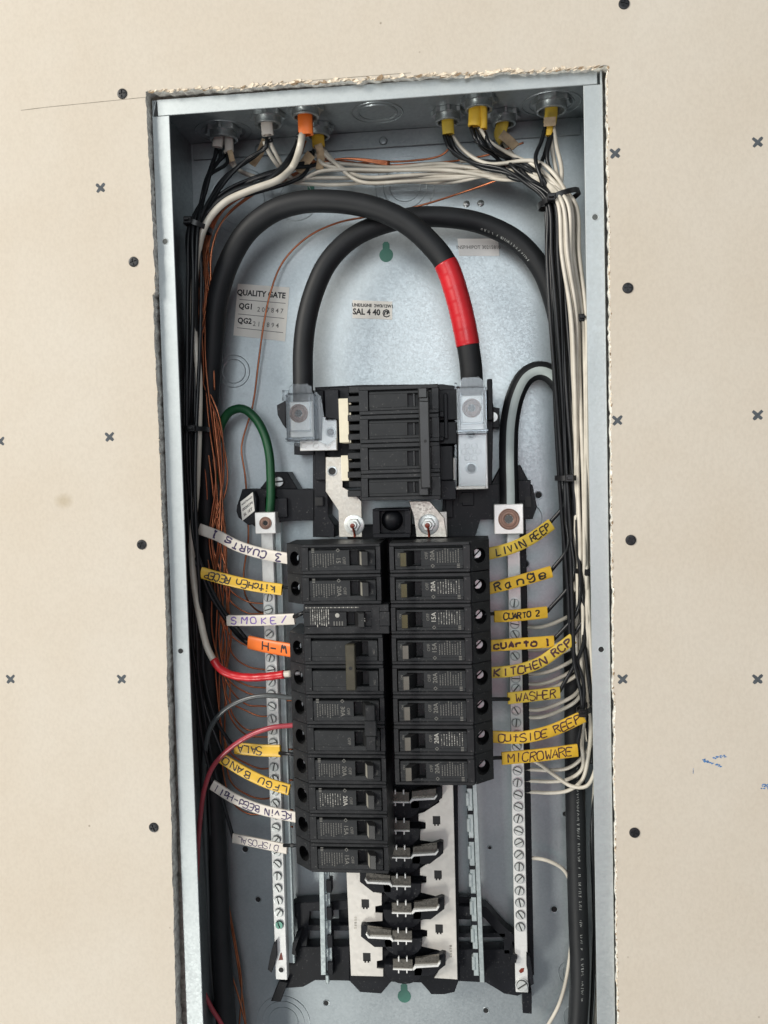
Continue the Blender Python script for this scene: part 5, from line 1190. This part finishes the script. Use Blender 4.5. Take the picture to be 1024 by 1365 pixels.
for i, (rt, tg, nm, _) in enumerate(rinfo):
    t = breaker(1, i, 'black single pole %s breaker wired to the %s sleeve' % (rt.replace('A', ' amp'), nm), GR)
    t.location.y = random.uniform(-.4, .4) * .001; t.rotation_euler.y = random.uniform(-.004, .004)
    pole(t, 0, rt, tg, False, i in (1, 2, 6), 10 + i)
def left1(i, rt, tg, label, bold=False):
    t = breaker(-1, i, label, GL); t.location.y = random.uniform(-.4, .4) * .001; t.rotation_euler.y += random.uniform(-.004, .004); pole(t, 0, rt, tg, False, bold, 30 + i); return t
left1(0, '15', 'lit_edge', 'black single pole breaker wired to the CUARTS 1 sleeve')
left1(1, '20A', 'lit_edge', 'black single pole breaker wired to the left KITCHEN RECEP sleeve'.replace('left ', ''))
def left2(i, rt, tog, label):
    t = breaker(-1, i, label, GL, 2)
    for k, dz in enumerate((-PITCH / 2, PITCH / 2)):   # rotated frame: first pole is at local -z
        pole(t, dz, rt if k == 0 else None, tog, rt is None or k == 1, False, 50 + i + k)
    bm = bmesh.new(); xa = 20.6 if tog == 'off' else 6.6
    if tog == 'off': box(bm, xa + 1, xa + 9, -12.5, -6.5, -19.5, 18.5, .8)
    else:
        box(bm, xa - 1, xa + 9, -11.5, -6.0, -6.8, 6.2, .8); box(bm, xa, xa + 8, -10.5, -6, -19.5, -6.5, .6); box(bm, xa, xa + 8, -10.5, -6, 6.3, 18.5, .6)
    me = mesh_of('handle_tie', bm, 'tie_olive' if tog == 'off' else 'breaker_black'); tie = link('handle_tie', me, t)
    bm = bmesh.new(); lathe(bm, [(1.5, -12.62 if tog == 'off' else -11.62), (0.02, -12.6 if tog == 'off' else -11.6)], (xa + (5 if tog == 'off' else 4), 0, 0), 'y', 14, 0, False); link('tie_hole', mesh_of('tie_hole', bm, 'slot_black'), tie)
left2(3, None, 'off', 'double pole breaker with brown tie switched off, wired to the orange W-H sleeve')
left2(5, '30A', 'dark', 'double pole 30 amp breaker fed by the grey and red wires')
for i, rt, nm, bold in ((7, '20A', 'SALA', False), (8, '20A', 'LFGU BAND', True), (9, '15A', 'KEVIN BEED-HALL', False), (10, '15A', 'DISPOSAL', False)):
    left1(i, rt, 'lit_edge', 'black single pole %s breaker wired to the %s sleeve' % (rt.replace('A', ' amp'), nm), bold)
# the arc fault breaker: longer, lower front, dense print
t = breaker(-1, 2, 'longer black arc fault breaker wired to the SMOKE sleeve', GL)
t.location.y = 0.001; XF = -6.0
bm = bmesh.new(); h = PITCH / 2 - .25
prism(bm, [(XF, -h), (66, -h), (66, h), (XF, h)], 8, 56, 0, 0); o = link('breaker_body', mesh_of('breaker_body', bm, 'breaker_black'), t)
bm = bmesh.new(); hollow(bm, XF, 66, -h, h, 14, 30, -6, 5.5, 0, 8.1, .7); link('front_rim', mesh_of('front_rim', bm, 'breaker_black'), t)
bm = bmesh.new(); prism(bm, [(66.1, -h * .55), (69.5, -h * .4), (69.5, h * .1), (66.1, h * .35)], 14, 40, 0, .5); link('terminal_shoulder', mesh_of('terminal_shoulder', bm, 'slot_black'), t)
bm = bmesh.new(); box(bm, 2, 9, -.25, .5, -h + 2, h - 3, .25); link('face_ridge', mesh_of('face_ridge', bm, 'breaker_black'), t)
bm = b_toggle(True)
for v in bm.verts: v.co.x += 4.5; v.co.z += .2
link('toggle', mesh_of('toggle', bm, ['toggle_black', 'toggle_black']), t)
bm = bmesh.new(); R_, U_ = Vector((0, 0, 1)), Vector((-1, 0, 0)); y = -0.12
text_bm(bm, '15', 4.0, (14.6, -8.1, -.8), R_, U_, 1)
rnd = random.Random(77)
for c_ in range(9):
    x = 45 + c_ * 1.9; z = -8.5
    while z < 4.2:
        l = rnd.uniform(.8, 2.4); vs = [bm.verts.new(p) for p in ((x - .36, y, z), (x + .36, y, z), (x + .36, y, z + l), (x - .36, y, z + l))]; bm.faces.new(vs).material_index = 1 if rnd.random() < .6 else 0; z += l + rnd.uniform(.25, .5)
for c_ in range(4):
    x = 33.5 + c_ * 2.3; vs = [bm.verts.new(p) for p in ((x - .5, y, 1.6), (x + .5, y, 1.6), (x + .5, y, 5.2), (x - .5, y, 5.2))]; bm.faces.new(vs)
for c_ in range(26):
    x = 20 + c_ * 1.75; zz = -10.4
    vs = [bm.verts.new(p) for p in ((x - .6, y, zz), (x + .6, y, zz), (x + .6, y, zz + .8), (x - .6, y, zz + .8))]; bm.faces.new(vs).material_index = c_ % 2
link('printed_text', mesh_of('printed_text', bm, ['print_grey', 'print_white']), t)
bm = bmesh.new(); lathe(bm, [(1.9, -.1), (1.8, -.3), (.02, -.35)], (37.5, 0, -3.4), 'y', 16, 0, False); link('indicator_dot', mesh_of('indicator_dot', bm, 'print_white'), t)
# ================================================================ WRITTEN CABLE-SHEATH SLEEVES
def sleeve(label, matn, pts, wpx, text, ink, flip=False, th=3.4, size=0.62, u0=.1, u1=.92, jit=.05, thick=.62, seed=0, roll=0.0):
    rnd = random.Random(seed)
    c = curve_px(pts, 1.5)
    wd = wpx / 1.56
    t = thing('wire_sleeve', label, 'wire label', c[len(c) // 2], 'hand written cable sheath sleeves')
    bm = bmesh.new(); jacket(bm, c, wd, th, 18, 0, 3.4); shp = mk('sheath', bm, matn, t, True)
    # arc-length lookup
    fr = frames(c); s = [0.0]
    for a, b_ in zip(c, c[1:]): s.append(s[-1] + (b_ - a).length)
    Ltot = s[-1]
    def on(u, v):
        if flip: u, v = 1 - u, -v
        d = max(0, min(Ltot - 1e-6, u * Ltot)); i = max(k for k in range(len(s) - 1) if s[k] <= d)
        f = (d - s[i]) / max(1e-6, s[i + 1] - s[i]); p = c[i].lerp(c[i + 1], f); nrm = fr[i][1].lerp(fr[i + 1][1], f); b_ = fr[i][2].lerp(fr[i + 1][2], f)
        x = min(.97, abs(v) / (wd / 2)); hgt = th / 2 * (1 - x ** 3.4) ** (1 / 3.4)
        return p + b_ * v + nrm * (hgt + 0.09)
    H_ = wd * size; n = len(text); adv = (u1 - u0) * Ltot / n; gw = min(adv * .80, H_ * .8)
    bm = bmesh.new()
    for ci_, ch in enumerate(text):
        ox = u0 * Ltot + ci_ * adv + rnd.uniform(-.1, .1) * gw; oy = rnd.uniform(-jit, jit) * H_; sc = rnd.uniform(.9, 1.08); sl = rnd.uniform(-.10, .22)
        for st in glyph_strokes(ch):
            q = [((a + sl * b_) * gw * sc, (b_ - .5) * H_ * sc + oy) for a, b_ in st]
            q = [(x + rnd.uniform(-.04, .04) * gw, y + rnd.uniform(-.04, .04) * H_) for x, y in q]
            # round the corners a little by sampling a spline through the stroke
            sp = spline([Vector((x, 0, y)) for x, y in q], H_ * .16) if len(q) > 3 else [Vector((x, 0, y)) for x, y in [(q[i][0] + (q[i + 1][0] - q[i][0]) * f, q[i][1] + (q[i + 1][1] - q[i][1]) * f) for i in range(len(q) - 1) for f in (0, .33, .66)] + [q[-1]]]
            L_, R_ = [], []
            for i, p in enumerate(sp):
                d = (sp[min(i + 1, len(sp) - 1)] - sp[max(i - 1, 0)]); d = d.normalized() if d.length > 1e-6 else Vector((1, 0, 0))
                e = Vector((-d.z, 0, d.x)) * thick * 1.2 * rnd.uniform(.72, 1.25)
                a, b_ = p + e, p - e
                L_.append(bm.verts.new(on((ox + a.x) / Ltot, a.z))); R_.append(bm.verts.new(on((ox + b_.x) / Ltot, b_.z)))
            for i in range(len(sp) - 1): bm.faces.new((L_[i], L_[i + 1], R_[i + 1], R_[i]))
    mk('handwriting', bm, ink, shp)
    return t
sleeve('white sleeve written 3 CUARTS 1 in dark marker, text upside down', 'jacket_white', [(266, 705, 40), (290, 714, 36), (318, 728, 32), (350, 738, 28), (387, 745, 22)], 15.5, '3 CUARTs 1', 'ink_indigo', True, seed=1, u0=.09, u1=.86)
sleeve('yellow sleeve written KITCHEN RECEP upside down over the ground bar', 'jacket_yellow', [(268, 763, 29), (300, 772, 29), (340, 781, 28), (376, 786, 26)], 16, 'kitcHEn RECEP', 'ink_marker', True, seed=2, u0=.08, u1=.97, thick=.5)
sleeve('white sleeve written SMOKE in violet pen', 'jacket_white', [(303, 827, 40), (345, 827, 36), (393, 825, 30)], 15.5, 'SMOKE/', 'ink_violet', False, seed=3, u0=.07, u1=.95, thick=.46, size=.6)
sleeve('short orange sleeve written W-H upside down', 'jacket_orange', [(332, 856, 44), (360, 862, 36), (389, 867, 28)], 19, 'W-H', 'ink_marker', True, seed=4, u0=.10, u1=.74, thick=.6, size=.6, th=4.5)
sleeve('short yellow sleeve written SALA upside down', 'jacket_yellow', [(313, 997, 38), (345, 1000, 34), (374, 1001, 30)], 17, 'SALA', 'ink_marker', True, seed=5, u0=.38, u1=.95, thick=.48)
sleeve('yellow sleeve written LFGU BAND upside down, slanting past the ground bar', 'jacket_yellow', [(295, 1010, 32), (322, 1027, 31), (355, 1043, 29), (386, 1053, 26)], 15.5, 'LFGU BANO', 'ink_marker', True, seed=6, u0=.03, u1=.98, thick=.46)
sleeve('long white sleeve written KEVIN BEED-HALL upside down', 'jacket_white', [(283, 1046, 38), (310, 1063, 35), (345, 1078, 31), (397, 1090, 24)], 15, 'KEviN BEEd-Hall', 'ink_indigo', True, seed=7, u0=.07, u1=.97, thick=.46)
sleeve('white sleeve written DISPOSAL in thin purple pen, lowest of its row', 'jacket_white', [(311, 1117, 44), (345, 1124, 38), (383, 1132, 32)], 14, 'DISPOSAL', 'ink_indigo', True, seed=8, u0=.15, u1=.92, thick=.3)
sleeve('yellow sleeve written LIVIN RECEP rising towards the side bundle', 'jacket_gold', [(648, 739, 26), (680, 731, 30), (708, 718, 36), (735, 699, 44)], 16, 'LIVIN REEP', 'ink_marker', False, seed=9, u0=.13, u1=.97, thick=.52)
sleeve('yellow sleeve written Range in bold black marker', 'jacket_yellow', [(650, 785, 26), (690, 775, 34), (735, 762, 42)], 16, 'Range', 'ink_marker', False, seed=10, u0=.10, u1=.97, thick=.62, size=.66)
sleeve('short yellow sleeve written CUARTO 2', 'jacket_yellow', [(659, 822, 28), (692, 820, 34), (729, 816, 42)], 16, 'CUARTO 2', 'ink_marker', False, seed=11, u0=.17, u1=.86, thick=.52, size=.5)
sleeve('orange yellow sleeve written CUARTO 1 in brown ink', 'jacket_yellow', [(653, 861, 26), (695, 858, 33), (738, 855, 40)], 16, 'cUArto 1', 'ink_brown', False, seed=12, u0=.06, u1=.98, thick=.75, size=.55)
sleeve('yellow sleeve written KITCHEN RCP curling up at its end', 'jacket_gold', [(652, 897, 26), (690, 893, 30), (720, 883, 34), (742, 868, 37), (764, 851, 40)], 15.5, 'KITCHEN RCP', 'ink_brown', False, seed=13, u0=.05, u1=.98, thick=.6)
sleeve('short yellow sleeve written WASHER in dark red ink', 'jacket_gold', [(677, 931, 30), (712, 927, 36), (746, 923, 42)], 16, 'WASHER', 'ink_brown', False, seed=14, u0=.14, u1=.94, thick=.42, size=.7)
sleeve('long yellow sleeve written OUTSIDE RECEP curving upwards', 'jacket_yellow', [(656, 982, 24), (695, 983, 27), (735, 974, 32), (778, 955, 38)], 16.5, 'OUtSIDE REEP', 'ink_brown', False, seed=15, u0=.06, u1=.96, thick=.44)
sleeve('yellow sleeve written MICROWARE, lowest of its row', 'jacket_yellow', [(669, 1011, 28), (715, 1007, 34), (770, 1000, 40)], 17.5, 'MICROWARE', 'ink_brown', False, seed=16, u0=.08, u1=.94, thick=.42, size=.68)
# ---------------------------------------------------------------- finish
scene.render.engine = 'CYCLES'
